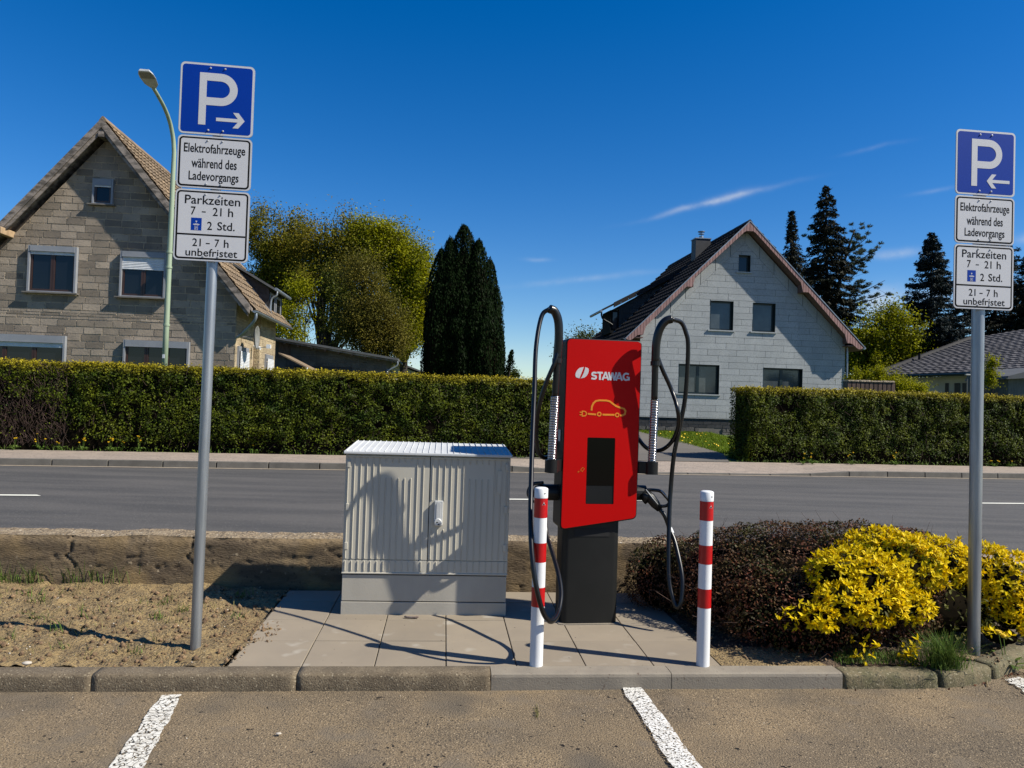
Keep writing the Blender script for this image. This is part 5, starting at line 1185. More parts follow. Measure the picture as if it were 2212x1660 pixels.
for (x0, x1) in ((2042 , 2050), (2062, 2075), (2079, 2092)):
    f0 = at(x0, 838, 36); t = 0
    def onw(x):
        r = ray(x, 838); den = r.x * d_.y - r.y * d_.x; tt = (wa.x * d_.y - wa.y * d_.x) / den; return Vector((r.x * tt, r.y * tt, 0))
    a, b = onw(x0) + nrm * .03, onw(x1) + nrm * .03; zz = at(x0, 828, a.y).z
    w = MB().quad((a.x, a.y, zz - .6), (b.x, b.y, zz - .6), (b.x, b.y, zz), (a.x, a.y, zz)).build('window', 'wframe_g', bu)
MB().tube([at(1986, 779, 38.6) + Vector((0, 0, -.4)), at(1986, 779, 38.6) + Vector((0, 0, .35))], .07, 8).build('vent_pipe', 'tile_black', bu)
fn = root('plank_fence', 'grey upright plank fence in front of the bungalow behind the right hedge', 'fence', Frame(at(2088, 840, 29), 0))
base = at(2088, 840, 29); tz = at(2088, 812, 29).z - base.z
for k in range(28):
    MB().box(k * .112, k * .112 + .098, -.012 - .02 * (k % 2), .012, -2.5, tz + .0).build('plank', 'fence_g', fn)
for k in range(9): MB().box(k * .36 - .05, k * .36 + .22, -.05, .05, tz + .02, tz + .07).build('fence_cap', 'render_w', fn)
ga = at(2190, 815, 28); g_ = root('garden_hut', 'corner of a small garden hut with a dark flat roof at the right edge', 'hut', Frame((ga.x, ga.y, 0), 0))
MB().box(-.2, 3, 0, 2, 0, ga.z - .02).build('wall', 'fence_g', g_); MB().prism([(-.45, ga.z - .1), (3.2, ga.z + .2), (3.2, ga.z + .35), (1.0, ga.z + .42), (-.4, ga.z + .02)], -.3, 2.3).build('roof', 'slate_flat', g_)
bs = at(1830, 838, 24.5); be = at(1932, 838, 24.5); zt_ = at(1880, 826, 24.5).z; b_ = root('stone_wall', 'dark garden wall with flat coping slabs behind the right hedge', 'wall', Frame((bs.x, 24.5, 0), 0))
MB().box(.0, be.x - bs.x, 0, .3, 0, zt_).build('wall_body', 'block_dark', b_)
n = 4
for k in range(n): w_ = (be.x - bs.x) / n; MB().box(k * w_ + .01, (k + 1) * w_ - .01, -.05, .36, zt_, zt_ + .05 + .01 * (k % 2)).build('coping_slab', 'mortar', b_, bevel=.01)
for k in range(11): MB().box(k * .145 + .01, k * .145 + .12, -.03, 0, zt_ - .6, zt_ - .02).build('plank', 'wood_brown', b_)

# ================================================================== STREET LAMP
lb = at(355, 800, 19.4); LP = Frame((lb.x, 19.4, 0.1), 0); lamp = root('street_lamp', 'tall pale green street lamp behind the left sign post', 'street lamp', LP)
q0 = at(376, 330, 19.4); topz = q0.z
pts = [(0, 0, -.2), (0, 0, 2.5)]; 
MB().tube([(0, 0, -.3), (0, 0, 1.2)], .085, 16).build('base_sleeve', 'lamp_green', lamp, smooth=True)
aim = [(0, 0, 1.2), (0, 0, 4.0), (0, 0, 6.2), (.0, 0, topz - .35)]
arc = [(376, 330, 19.4), (374, 300, 19.32), (367, 265, 19.1), (356, 235, 18.7), (344, 212, 18.25), (331, 190, 17.75)]
A3 = [at(*p) - Vector((lb.x, 19.4, .1)) for p in arc]; A3 = spline([(A3[0].x, 0, A3[0].z)] + [tuple(v) for v in A3[1:]], 5)
q = A3[0]; base_ = [(q.x * t, 0, 1.2 + (q.z - 1.2) * t) for t in (0, .3, .6, .9)]
allp = base_ + [tuple(v) for v in A3]; n = len(allp)
MB().tube(allp, [.074 - .030 * min(1, i / 4 * .6 if i < 4 else .6 + .4 * (i - 4) / (n - 5)) for i in range(n)], 16).build('pole', 'lamp_green', lamp, smooth=True)
for zz in (3.1, 4.62, 5.02): MB().tube([(q.x * .4, 0, zz), (q.x * .4, 0, zz + .05)], .082, 14).build('pole_band', 'lamp_green', lamp)
MB().box(q.x * .1 - .03, q.x * .1 + .03, -.085, -.075, 2.25, 2.35).build('sticker', 'white_pl', lamp)
e = A3[-1]; dirv = (A3[-1] - A3[-6]).normalized(); tipp = at(312, 156, 17.2) - Vector((lb.x, 19.4, .1)); ax = (tipp - e).normalized(); sd_ = ax.cross(Vector((0, 0, 1))).normalized(); up_ = sd_.cross(ax).normalized(); L_ = (tipp - e).length + .03
hd_ = MB(); pr = [(-.02, .07), (.12, .16), (.35, .19), (L_ - .12, .18), (L_, .13)]
for (t, w) in pr:
    for (sg, hh) in ((-1, 0), (1, 0), (.8, .06), (-.8, .06)): p = e + ax * t + sd_ * w * sg + up_ * hh; hd_.v.append(tuple(p))
for k in range(len(pr) - 1):
    for j in range(4): j2 = (j + 1) % 4; hd_.f.append((4 * k + j, 4 * k + j2, 4 * k + 4 + j2, 4 * k + 4 + j))
hd_.f += [(0, 1, 2, 3), tuple(4 * (len(pr) - 1) + j for j in (3, 2, 1, 0))]
lh = hd_.build('lamp_head', 'lamp_head', lamp, bevel=.01)
gl = MB(); a0, a1 = .42, L_ - .05
gl.v = [tuple(e + ax * t + sd_ * w - up_ * .006) for t, w in ((a0 - .08, -.155), (a0 - .08, .155), (a1, .13), (a1, -.13))]; gl.f = [(0, 1, 2, 3)]; gl.build('lamp_cover', 'lamp_glass', lh)

# ================================================================== HEDGES
def hedge(name, label, s0, s1, ztop, d0=2.18, thick=1.15, dens=2500, bare=None, size=.052):
    fr = RD; r = root(name, label, 'hedge', Frame((0, 0, 0), 0)); zb = .12; Hh = ztop - zb; L_ = s1 - s0; cr = .16
    def topn(s): return ztop + .035 * fbm(s, s * 0, .9, 4, 41)
    def toW(s, d, z): c, sn = math.cos(fr.yaw), math.sin(fr.yaw); return np.stack([fr.O.x + s * c - d * sn, fr.O.y + s * sn + d * c, z], 1)
    C, D = [], []
    n = int(L_ * Hh * dens); s = RNG.uniform(s0, s1, n); z = zb + Hh * RNG.random(n) ** .85
    bulge = .16 * fbm(s, z, 1.3, 3, 42) + .16 * fbm(s, z, 4.5, 3, 43); dep = RNG.exponential(.085, n)
    tpr = np.clip((z - (ztop - cr)) / cr, 0, 1); keep = (fbm(s, z, 3.2, 3, 44) > -.56) & ((z > zb + .25 + .2 * fbm(s, s * 0, 2, 2, 45)) | (RNG.random(n) < .25))
    d = d0 + .02 - bulge + dep + cr * (1 - np.sqrt(np.clip(1 - tpr ** 2, 0, 1)))
    if bare is not None: keep &= (RNG.random(n) < np.clip((s - bare[0] + 1.2 * fbm(s, z, 2, 2, 47) + (z - 1.25) * 2.0) / (bare[1] - bare[0]), .06, 1))
    C.append(toW(s, d, np.minimum(z, topn(s)))[keep]); D.append(np.tile([math.sin(fr.yaw), -math.cos(fr.yaw), .35], (keep.sum(), 1)) )
    n = int(L_ * thick * dens * .9); s = RNG.uniform(s0, s1, n); d = RNG.uniform(d0 + .05, d0 + thick, n)
    z = topn(s) + .03 * fbm(s, d, 5, 2, 46) - RNG.exponential(.05, n) + (RNG.random(n) ** 9) * .09
    C.append(toW(s, d, z)); D.append(np.tile([0, -.3, 1.], (n, 1)))
    for se, sg in ((s0, -1), (s1, 1)):
        n = int(thick * Hh * dens); d = RNG.uniform(d0, d0 + thick, n); z = RNG.uniform(zb, ztop, n); s = se - sg * RNG.exponential(.05, n) + sg * .08 * fbm(d, z, 3, 2, 48)
        C.append(toW(s, d, z)); D.append(np.tile([sg * math.cos(fr.yaw), sg * math.sin(fr.yaw), .3], (n, 1)))
    C, D = np.concatenate(C), np.concatenate(D)
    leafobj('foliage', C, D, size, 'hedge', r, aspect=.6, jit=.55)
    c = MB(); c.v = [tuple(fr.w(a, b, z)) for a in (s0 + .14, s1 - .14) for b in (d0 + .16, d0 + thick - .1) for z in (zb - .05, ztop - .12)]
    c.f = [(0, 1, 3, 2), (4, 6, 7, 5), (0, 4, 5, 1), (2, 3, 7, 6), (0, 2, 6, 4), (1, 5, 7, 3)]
    c.build('shade_core', 'core', r)  # dark box in place of the shade behind the hedge leaves
    # twigs on the face
    n = int(L_ * 45 if bare is None else L_ * 40 + 1700); s = RNG.uniform(s0, s1, n)
    if bare is not None: s[:1700] = RNG.uniform(-12, bare[1] - .2, 1700)
    z = RNG.uniform(zb + .05, ztop - .1, n); d = d0 + RNG.uniform(-.02, .12, n); p = toW(s, d, z); q = p + np.stack([RNG.normal(0, .09, n), RNG.normal(0, .04, n), RNG.uniform(.05, .22, n)], 1)
    V, F = twigs(p, q, .004); tag(obj('twigs', nmesh('twigs', V, [F], 'twig'), r), kind='stuff')
    return r
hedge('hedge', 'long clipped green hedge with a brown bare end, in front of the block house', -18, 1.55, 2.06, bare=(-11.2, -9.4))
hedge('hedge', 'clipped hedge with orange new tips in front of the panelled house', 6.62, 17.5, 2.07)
# dandelions along the hedges
def dandelion(px, py, nfl, z, label, s=1.0, first=[None]):
    g = ground(px, py, z); r = root('dandelion', label, 'dandelion', Frame(g, random.random() * 6), 'dandelions in bloom')
    n = 16; V = []; mb = MB()
    for k in range(n):
        a = 6.283 * k / n + random.random() * .4; l = random.uniform(.09, .17) * s; w = .014 * s; h_ = random.uniform(.03, .10) * s; ca, sa = math.cos(a), math.sin(a)
        P_ = [(0, 0), (.45 * l, 1.0), (.8 * l, .8), (l, .05)]; Z_ = [0, h_ * .8, h_, h_ * .7]; i = len(mb.v)
        for (rr, ww), zz in zip(P_, Z_): mb.v += [(ca * rr - sa * w * ww, sa * rr + ca * w * ww, zz), (ca * rr + sa * w * ww, sa * rr - ca * w * ww, zz)]
        mb.f += [(i, i + 1, i + 3, i + 2), (i + 2, i + 3, i + 5, i + 4), (i + 4, i + 5, i + 7, i + 6)]
    mb.build('leaf_rosette', 'grass', r)
    for k in range(nfl):
        x, y, h_ = random.uniform(-.12, .12) * s, random.uniform(-.05, .05) * s, random.uniform(.12, .30) * s
        st = MB().tube([(x * .3, y * .3, 0), (x * .7, y * .7, h_ * .6), (x, y, h_)], .003 * s, 5).build('stem', 'grass', r)
        f = MB(); 
        for ring_, (r0, zz) in enumerate(((.020, .0), (.026, .006), (.018, .012))):
            for q in range(12):
                a = 6.283 * (q + .5 * ring_) / 12; c_, s_ = math.cos(a) * s, math.sin(a) * s; i = len(f.v)
                f.v += [(x, y, h_ + zz * s - .003), (x + c_ * r0 - s_ * .003, y + s_ * r0 + c_ * .003, h_ + zz * s + .004), (x + c_ * r0 + s_ * .003, y + s_ * r0 - c_ * .003, h_ + zz * s + .004)]; f.f.append((i, i + 1, i + 2))
        f.lathe([(.012 * s, h_ - .008), (.019 * s, h_ + .004), (.008 * s, h_ + .013)], 8, (x, y, 0)); f.build('flower', 'flower', r)
for (px, py, n, lab) in ((30, 972, 2, 'dandelion at the far left foot of the left hedge'), (88, 972, 4, 'dandelion below the brown bare end of the left hedge'), (130, 973, 2, 'dandelion just left of the thick weed clump under the left hedge'),
                         (178, 974, 4, 'bushy dandelion in the thick weed clump under the left hedge'), (238, 975, 5, 'dandelion with a tight cluster of blooms under the left hedge'), (262, 974, 3, 'tall dandelion between the two fullest clusters under the left hedge'), (300, 976, 5, 'tallest dandelion cluster left of the left sign pole'),
                         (500, 978, 2, 'small dandelion just right of the left sign pole'), (548, 979, 3, 'dandelion with drooping orange blooms right of the left sign pole'),
                         (1735, 1003, 3, 'dandelion at the left end foot of the right hedge'), (1755, 1003, 3, 'second dandelion from the left foot of the right hedge'), (1840, 1004, 3, 'dandelion under the middle of the right hedge'), (1935, 1005, 3, 'dandelion with two bright blooms left of the right sign pole'),
                         (2148, 1008, 4, 'dandelion right of the right sign pole under the hedge'), (2185, 1009, 1, 'single dandelion bloom at the far right under the hedge')):
    dandelion(px, py, n, .13, lab, 1.15)
dandelion(2178, 1448, 2, PZ, 'near dandelion with two yellow blooms by the curved kerb end', .95)
P = []
for k in range(190):
    s = random.uniform(-11.5, 14)
    if 1.5 < s < 6: continue
    for q in range(4): w_ = RD.w(s + random.gauss(0, .06), 2.08 + abs(random.gauss(0, .05))); P.append((w_.x, w_.y, .125))
tag(blades(P, .04, .16, .008, 1.1, 'grass', 'weeds'), 'weeds and grass at the foot of both hedges', kind='stuff')
C_ = []
for k in range(36):
    y = random.uniform(21.5, 29); a, b = pt(1562, 983), pt(1360, 930); t = (y - a.y) / (b.y - a.y); x = a.x + (b.x - a.x) * t + random.random() * 3
    C_.append((x, y, YARD(y) + .11))
for k in range(14): g = pt(1640 + random.random() * 20, 950)
leafobj('lawn_flowers', np.array(C_), np.tile([0, -.5, 1.], (len(C_), 1)), .06, 'flower', None, aspect=1.0)
tag(bpy.data.objects['lawn_flowers'], 'small yellow dandelion blooms dotted over the lawn', kind='stuff')

# grass by the right kerb ---------------------------------------------------
def tuft(px, py, n, sp, h0, h1, z, label, lean=1.0, w=.0022):
    g = ground(px, py, z); P = [(g.x + random.gauss(0, sp), g.y + random.gauss(0, sp * .6), z) for _ in range(n)]
    o = blades([(a - g.x, b - g.y, c - z) for a, b, c in P], h0, h1, w, lean, 'grass', 'grass_tuft'); o.location = g; return tag(o, label, 'grass tuft', 'grass tufts at the mossy kerb')
tuft(2035, 1440, 520, .055, .10, .26, 0, 'big spiky grass tuft spilling over the mossy kerb', 1.2)
tuft(1985, 1475, 160, .04, .05, .13, PZ, 'small dark grass tuft below the mossy kerb, at the foot of the big tuft')
P = []
for k in range(800):
    x = random.uniform(1800, 1990); g = ground(x, random.uniform(1412, 1436)); P.append((g.x, g.y, .0))
for k in range(420):
    x = random.uniform(1800, 1960); g = ground(x, 1478 + random.uniform(-4, 5), PZ); P.append((g.x, g.y, PZ))
tag(blades(P, .02, .07, .002, 1.1, 'grass', 'grass'), 'short moss-like grass along the mossy kerb', kind='stuff')
tag(blades([(ground(1160 + random.gauss(0, 2), 1543 + random.gauss(0, 7), PZ).x, ground(1160, 1543 + random.gauss(0, 7), PZ).y, PZ + .004) for _ in range(60)], .008, .022, .0018, 1, 'drygrass', 'weed'), 'tiny weed growing through the car park asphalt', kind='stuff')
# fallen twigs and leaves at the kerb foot
for (px, py, l, an, lab) in ((1505, 1482, .11, .05, 'pale twig lying on the asphalt at the new kerb joint'), (2135, 1478, .10, .9, 'curved pale twig near the dandelion at the right kerb end'), (822, 1509, .045, 0, 'short dark twig on the asphalt below the old kerb')):
    g = ground(px, py, PZ + .008); mb = MB().tube([(-l / 2, 0, 0), (0, .008, .004), (l / 2, .012, 0)], [.003, .0035, .0015], 6); o = mb.build('twig', 'soil' if l > .05 else 'bark', None, loc=g, smooth=True); o.rotation_euler = (0, 0, an); tag(o, lab, 'twig')
P = np.array([tuple(ground(random.uniform(1780, 2140), 1478 + random.gauss(0, 5) - max(0, 0), PZ + .006)) for _ in range(90)] + [tuple(ground(2180 + random.gauss(0, 14), 1455 + random.gauss(0, 8), PZ + .006)) for _ in range(80)])
tag(leafobj('leaf_litter', P, np.tile([0, 0, 1.], (len(P), 1)), .022, 'coton_r', None, aspect=.5, jit=.4), 'dry reddish leaf litter along the foot of the mossy kerb', kind='stuff')

# ================================================================== SHRUBS
def blob_pts(lobes, n, shell=.12, seed=0, zmin=0.0, fac=None):
    """points on the outer shell of a union of ellipsoids (cx,cy,cz,rx,ry,rz) with outward normals"""
    Cs, Ds = [], []; tot = sum(l[3] * l[4] + l[3] * l[5] + l[4] * l[5] for l in lobes)
    for l in lobes:
        m = int(n * (l[3] * l[4] + l[3] * l[5] + l[4] * l[5]) / tot); u = norm(RNG.normal(0, 1, (m, 3))); rr = 1 - np.minimum(RNG.exponential(shell, m), .7)
        rr = rr + .15 * fbm(u[:, 0] * 3 + l[0], u[:, 2] * 3 + u[:, 1] * 2, 1.5, 4, seed)
        p = np.array(l[:3]) + u * rr[:, None] * np.array(l[3:6]); d = norm(u / np.array(l[3:6])); inside = np.zeros(m, bool)
        for k in lobes:
            if k is l: continue
            inside |= (((p - np.array(k[:3])) / np.array(k[3:6])) ** 2).sum(1) < .62
        ok = ~inside & (p[:, 2] > zmin); Cs.append(p[ok]); Ds.append(d[ok])
    return np.concatenate(Cs), np.concatenate(Ds)
def core_blob(lobes, parent, k=.72):  # dark solids inside the lobes stand in for inner shade
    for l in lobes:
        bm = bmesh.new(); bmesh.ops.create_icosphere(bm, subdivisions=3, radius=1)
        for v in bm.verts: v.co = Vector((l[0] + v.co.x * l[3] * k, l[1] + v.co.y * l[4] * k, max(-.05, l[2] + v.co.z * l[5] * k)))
        me = bpy.data.meshes.new('shade_core'); bm.to_mesh(me); bm.free(); me.materials.append(M['core']); obj('shade_core', me, parent)
def fpx(px, py, Y): v = at(px, py, Y); return v
cot = root('dark_shrub', 'low spreading dark reddish brown cotoneaster shrub behind the right bollard', 'shrub', Frame((0, 0, 0), 0))
L1 = []
for (x, y, rx, ry, top) in ((1.28, 5.72, .38, .34, .48), (1.66, 5.45, .50, .56, .60), (2.05, 5.45, .62, .72, .655), (2.60, 5.65, .62, .70, .64), (3.05, 5.85, .55, .6, .58), (1.95, 4.92, .52, .42, .43), (2.45, 5.14, .5, .40, .34), (3.4, 6.0, .4, .5, .46)):
    top += .045; L1.append((x, y, top * .35, rx, ry, top * .65))
core_blob(L1, cot, .74)
C_, D_ = blob_pts(L1, 120000, .08, 3, .015)
m = RNG.random(len(C_)) < .15 + .35 * (fbm(C_[:, 0], C_[:, 1] + C_[:, 2], 3, 3, 9) > .12)
leafobj('foliage', C_[~m], D_[~m], .021, 'coton', cot, aspect=.6, jit=.7); leafobj('reddish_foliage', C_[m], D_[m], .021, 'coton_r', cot, aspect=.5, jit=.7)
C_, D_ = blob_pts(L1, 2600, .10, 3, .03); T_ = norm(D_ * .5 + RNG.normal(0, .5, C_.shape) + np.array([-.3, -.2, -.3])); V, F = twigs(C_, C_ + T_ * RNG.uniform(.04, .12, (len(C_), 1)), .0016); tag(obj('twigs', nmesh('twigs', V, [F], 'twig'), cot), kind='stuff')
tw = [((1.25, 5.2, .1), (1.02, 5.12, .25)), ((1.4, 5.1, .2), (1.1, 5.05, .38)), ((1.5, 5.0, .05), (1.22, 4.85, .16)), ((1.9, 4.75, .1), (1.75, 4.5, .22)), ((2.3, 4.8, .1), (2.2, 4.55, .2))]
V, F = twigs(np.array([a for a, b in tw]), np.array([b for a, b in tw]), .003); tag(obj('twigs', nmesh('twigs', V, [F], 'twig'), cot), kind='stuff')

yel = root('golden_shrub', 'bright yellow leaved shrub around the right sign post', 'shrub', Frame((0, 0, 0), 0))
def yl_(px, py, Y, rx, ry, rz): v = at(px, py, Y); return (v.x, v.y, v.z, rx, ry, rz)
L2 = [yl_(1855, 1262, 4.82, .30, .26, .25), yl_(1925, 1225, 5.2, .36, .30, .22), yl_(2010, 1215, 5.45, .34, .30, .18), yl_(1800, 1240, 4.75, .16, .16, .14), yl_(1772, 1335, 4.50, .10, .10, .07), yl_(1880, 1312, 4.62, .22, .15, .11), yl_(1820, 1300, 4.55, .16, .12, .12), yl_(1960, 1310, 4.75, .16, .12, .10),
      yl_(2085, 1225, 5.5, .32, .3, .20), yl_(2160, 1265, 5.35, .27, .30, .27), yl_(2180, 1320, 5.25, .20, .26, .22), yl_(2160, 1372, 5.1, .17, .2, .10), yl_(2060, 1290, 5.5, .22, .12, .16), yl_(1800, 1300, 4.95, .14, .12, .12), yl_(1905, 1160 + 30, 5.3, .3, .25, .16)]
L2core = [(a, b, c, d * .7, e * .7, f * .7) for a, b, c, d, e, f in L2] + [(2.85, 5.3, .15, .6, .35, .25), (3.3, 5.5, .15, .4, .35, .28)]
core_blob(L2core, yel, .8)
def spray(C, D, size, nl, cap):
    """rosettes: nl leaves round each shoot tip"""
    Cc = np.repeat(C, nl, 0); Dc = np.repeat(D, nl, 0); n = len(Cc); side = norm(RNG.normal(0, 1, (n, 3))); up = norm(Dc * .55 + side + np.array([0, 0, .15]))
    Cc = Cc + up * size * .5; return Cc, norm(Dc + np.array([0, 0, .5])), up
def bigleaf_mesh(l, w):
    mb = MB(); st = [(0, .0, 0), (.22, .75, .02), (.5, 1, .035), (.8, .55, .02), (1, 0, -.03)]
    for (t, ww, z) in st: mb.v += [(t * l, -w / 2 * ww, z * l + .10 * w * ww), (t * l, 0, z * l - .06 * w * ww), (t * l, w / 2 * ww, z * l + .10 * w * ww)]
    for k in range(4):
        for j in range(2): q = 3 * k + j; mb.f.append((q, q + 1, q + 4, q + 3))
    me = bpy.data.meshes.new('leaf'); me.from_pydata(mb.v, [], mb.f); me.materials.append(M['yellow']); me.shade_smooth(); return me
def joinleaves(name, C, up, Nn, l, w, mt, parent):
    st = np.array([(0, .0, 0), (.22, .75, .02), (.5, 1, .035), (.8, .55, .02), (1, 0, -.03)]); n = len(C); T = norm(up); Nn = norm(Nn - (Nn * T).sum(1, keepdims=True) * T); B = np.cross(Nn, T); s = RNG.uniform(.6, 1.2, n)[:, None]; V = []
    for (t, ww, z) in st:
        for sg, zz in ((-1, .1), (0, -.06), (1, .1)): V.append(C + T * t * l * s + B * sg * w / 2 * ww * s + Nn * (z * l + zz * w * ww) * s)
    V = np.stack(V, 1).reshape(-1, 3); b = np.arange(n) * 15
    F = np.concatenate([np.stack([b + 3 * k + j, b + 3 * k + j + 1, b + 3 * k + j + 4, b + 3 * k + j + 3], 1) for k in range(4) for j in range(2)])
    return obj(name, nmesh(name, V, [F], mt, smooth=True), parent)
C_, D_ = blob_pts(L2, 5600, .07, 5, .05); hole = fbm(C_[:, 0], C_[:, 2] * 2, 3.0, 2, 77) > -.26; C_, D_ = C_[hole], D_[hole]
Cl, Nl, Ul = spray(C_, D_, .022, 7, 0)
# keep the nearest, largest-looking 300 leaves as separate parts
Cl2 = Cl - Ul * .011
order = np.argsort(Cl[:, 1] + RNG.random(len(Cl)) * .5); big = order[:300]; rest = order[300:]
ms = [bigleaf_mesh(.040, .015), bigleaf_mesh(.033, .013), bigleaf_mesh(.046, .016)]
for i in big:
    t = Vector(Ul[i]).normalized(); n_ = Vector(Nl[i]); n_ = (n_ - t * n_.dot(t)).normalized(); b_ = n_.cross(t)
    o = bpy.data.objects.new('leaf', random.choice(ms)); COL.objects.link(o); o.parent = yel
    o.matrix_world = Matrix(((t.x, b_.x, n_.x, Cl2[i][0]), (t.y, b_.y, n_.y, Cl2[i][1]), (t.z, b_.z, n_.z, Cl2[i][2]), (0, 0, 0, 1)))
tag(joinleaves('foliage', Cl2[rest], Ul[rest], Nl[rest], .038, .015, 'yellow', yel), kind='stuff')
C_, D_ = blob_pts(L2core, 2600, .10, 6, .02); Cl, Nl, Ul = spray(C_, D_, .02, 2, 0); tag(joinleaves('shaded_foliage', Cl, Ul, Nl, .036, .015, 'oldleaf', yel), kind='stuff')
C_, D_ = blob_pts(L2core, 420, .10, 6, .02); T_ = norm(D_ * .6 + RNG.normal(0, .45, C_.shape)); V, F = twigs(C_, C_ + T_ * RNG.uniform(.05, .16, (len(C_), 1)), .0022); tag(obj('twigs', nmesh('twigs', V, [F], 'twig'), yel), kind='stuff')
for (px, py, Y, n, lab) in ((1868, 1402, 4.52, 10, 'small golden shoot low down at the front of the golden shrub'), (1960, 1412, 4.55, 16, 'golden seedling growing in the grass by the kerb'), (1722, 1330, 4.52, 12, 'golden shoot reaching left over the dark shrub')):
    g = at(px, py, Y); r = root('golden_shoot', lab, 'shoot', Frame((g.x, g.y, 0), 0)); base = np.array([[0, 0, g.z]]) + RNG.normal(0, .042, (n, 3)) * [1.1, .6, .9]
    joinleaves('foliage', np.repeat(base, 5, 0), norm(RNG.normal(0, 1, (n * 5, 3)) + [0, 0, .4]), np.tile([0, -.3, 1.], (n * 5, 1)), .042, .016, 'yellow', r)
    V, F = twigs(np.tile([[.12, .28, max(.02, g.z - .10)]], (n, 1)) + RNG.normal(0, .02, (n, 3)), base, .002); obj('stem', nmesh('stem', V, [F], 'twig'), r)

# ================================================================== TREES
def tree(name, label, cat, Y, base_px, lobes, mt, leaf=.13, per=1.0, group=None, trunk_r=.16, gaps=.25, limbs=14, clr=.34, depth=1.0):
    """lobes: (px, py, r_px) seen at distance Y"""
    ppm = PF / Y; g = at(base_px, 860, Y); r = root(name, label, cat, Frame((g.x, Y, YARD(Y)), 0), group); O = np.array([g.x, Y, YARD(Y)])
    Lw = []
    for (px, py, rp) in lobes: v = at(px, py, Y); R_ = rp / ppm; Lw.append((v.x - O[0], random.uniform(-.4, .4) * R_ * depth, v.z - O[2], R_, R_ * depth * .9, R_))
    top = max(l[2] for l in Lw); mb = MB(); tr = [(0, 0, -.6), (.05, 0, top * .3), (-.08, .1, top * .6), (.1, 0, top * .9)]; trs = spline(tr, 4)
    mb.tube(trs, [trunk_r * (1 - .8 * i / (len(trs) - 1)) for i in range(len(trs))], 9)
    mb.build('trunk', 'bark', r, smooth=True)
    lm = MB()
    for k in range(limbs):
        l = random.choice(Lw); u = Vector(RNG.normal(0, 1, 3)).normalized(); e = Vector(l[:3]) + u * l[3] * .8; t = random.uniform(.25, .8); s_ = Vector((0, 0, top * t * .9))
        mid = s_.lerp(e, .5) + Vector((random.gauss(0, .2), random.gauss(0, .2), -.2 + .5 * random.random()))
        lm.tube(spline([s_, mid, e], 3), [trunk_r * .38 * (1 - .85 * i / 6) for i in range(7)], 5, caps=False)
    lm.build('limbs', 'bark', r, smooth=True)
    Cs, Ds = [], []
    for l in Lw:
        area_ = 4 * 3.14 * l[3] ** 2; nc = int(area_ * 6.5 * per) + 6; u = norm(RNG.normal(0, 1, (nc, 3))); rr = RNG.uniform(.2, 1.0, nc) ** .6 * (1 + .22 * fbm(u[:, 0] * 2 + l[0], u[:, 2] * 2 + l[2], 1.6, 3, 91))
        cc = np.array(l[:3]) + u * rr[:, None] * np.array(l[3:6]); ok = fbm(cc[:, 0] + cc[:, 1] * .7, cc[:, 2], .8, 3, 90) > -.60 + gaps; cc, u = cc[ok], u[ok]
        nl = int(44 * (.13 / leaf) ** 1.2); p = np.repeat(cc, nl, 0); el = norm(u * .8 + RNG.normal(0, .5, u.shape) + [0, 0, .35]); q = RNG.normal(0, 1, p.shape) * clr * .5 + np.repeat(el, nl, 0) * RNG.normal(0, clr * 1.15, (len(p), 1)); Cs.append(p + q); Ds.append(norm(np.repeat(u, nl, 0) * .5 + RNG.normal(0, .6, p.shape) + [0, 0, .5]))
    leafobj('crown', np.concatenate(Cs), np.concatenate(Ds), leaf, mt, r, aspect=.65, jit=.4)
    return r
G1 = 'broad-leaved trees behind the block house'
tree('bronze_tree', 'bronze leaved tree rising behind the left sign plates and the block house roof', 'tree', 46, 590, [(575, 510, 62), (628, 505, 52), (600, 580, 62), (560, 610, 50), (640, 620, 44), (585, 650, 50), (640, 565, 45)], 'lf_brown', group=G1, gaps=.28, per=1.1)
tree('green_tree', 'light green young tree just right of the block house dormer', 'tree', 40, 628, [(628, 660, 32), (615, 700, 30), (650, 620, 22), (640, 720, 22)], 'lf_green', leaf=.11, group=G1, gaps=.3, trunk_r=.07, limbs=8)
tree('birch_tree', 'thin drooping birch in the gap right of the block house', 'tree', 43, 655, [(655, 600, 28), (665, 640, 22), (660, 680, 18)], 'lf_brown', leaf=.10, group=G1, gaps=.42, trunk_r=.07, limbs=9, per=.6)
tree('brown_tree', 'tall brown tree with dark bare limbs in the middle of the tree row', 'tree', 44, 688, [(680, 515, 48), (735, 510, 46), (720, 570, 48), (690, 590, 34), (765, 560, 40)], 'lf_brown', group=G1, gaps=.30, per=.9, limbs=34, trunk_r=.22, clr=.5)
tree('leaning_tree', 'many stemmed dark tree behind the shed roof', 'tree', 42, 708, [(720, 660, 38), (745, 700, 42), (735, 620, 40), (760, 650, 40)], 'lf_mid', group=G1, gaps=.28, per=.9, limbs=26, trunk_r=.2)
tree('yellow_green_tree', 'big bright yellow green tree left of the conical yew', 'tree', 44, 868, [(800, 535, 56), (850, 555, 64), (892, 580, 52), (905, 640, 45), (860, 650, 62), (885, 720, 44), (840, 505, 36), (780, 510, 36), (905, 700, 34)], 'lf_green', group=G1, gaps=.18, per=1.35, trunk_r=.30)
tree('olive_tree', 'dense olive brown tree with fine leaves above the shed roof', 'tree', 37, 790, [(780, 600, 48), (800, 660, 58), (770, 700, 50), (830, 710, 50), (810, 740, 48), (850, 745, 30)], 'lf_brown2', leaf=.085, group=G1, gaps=.20, per=1.5, trunk_r=.2, clr=.36)
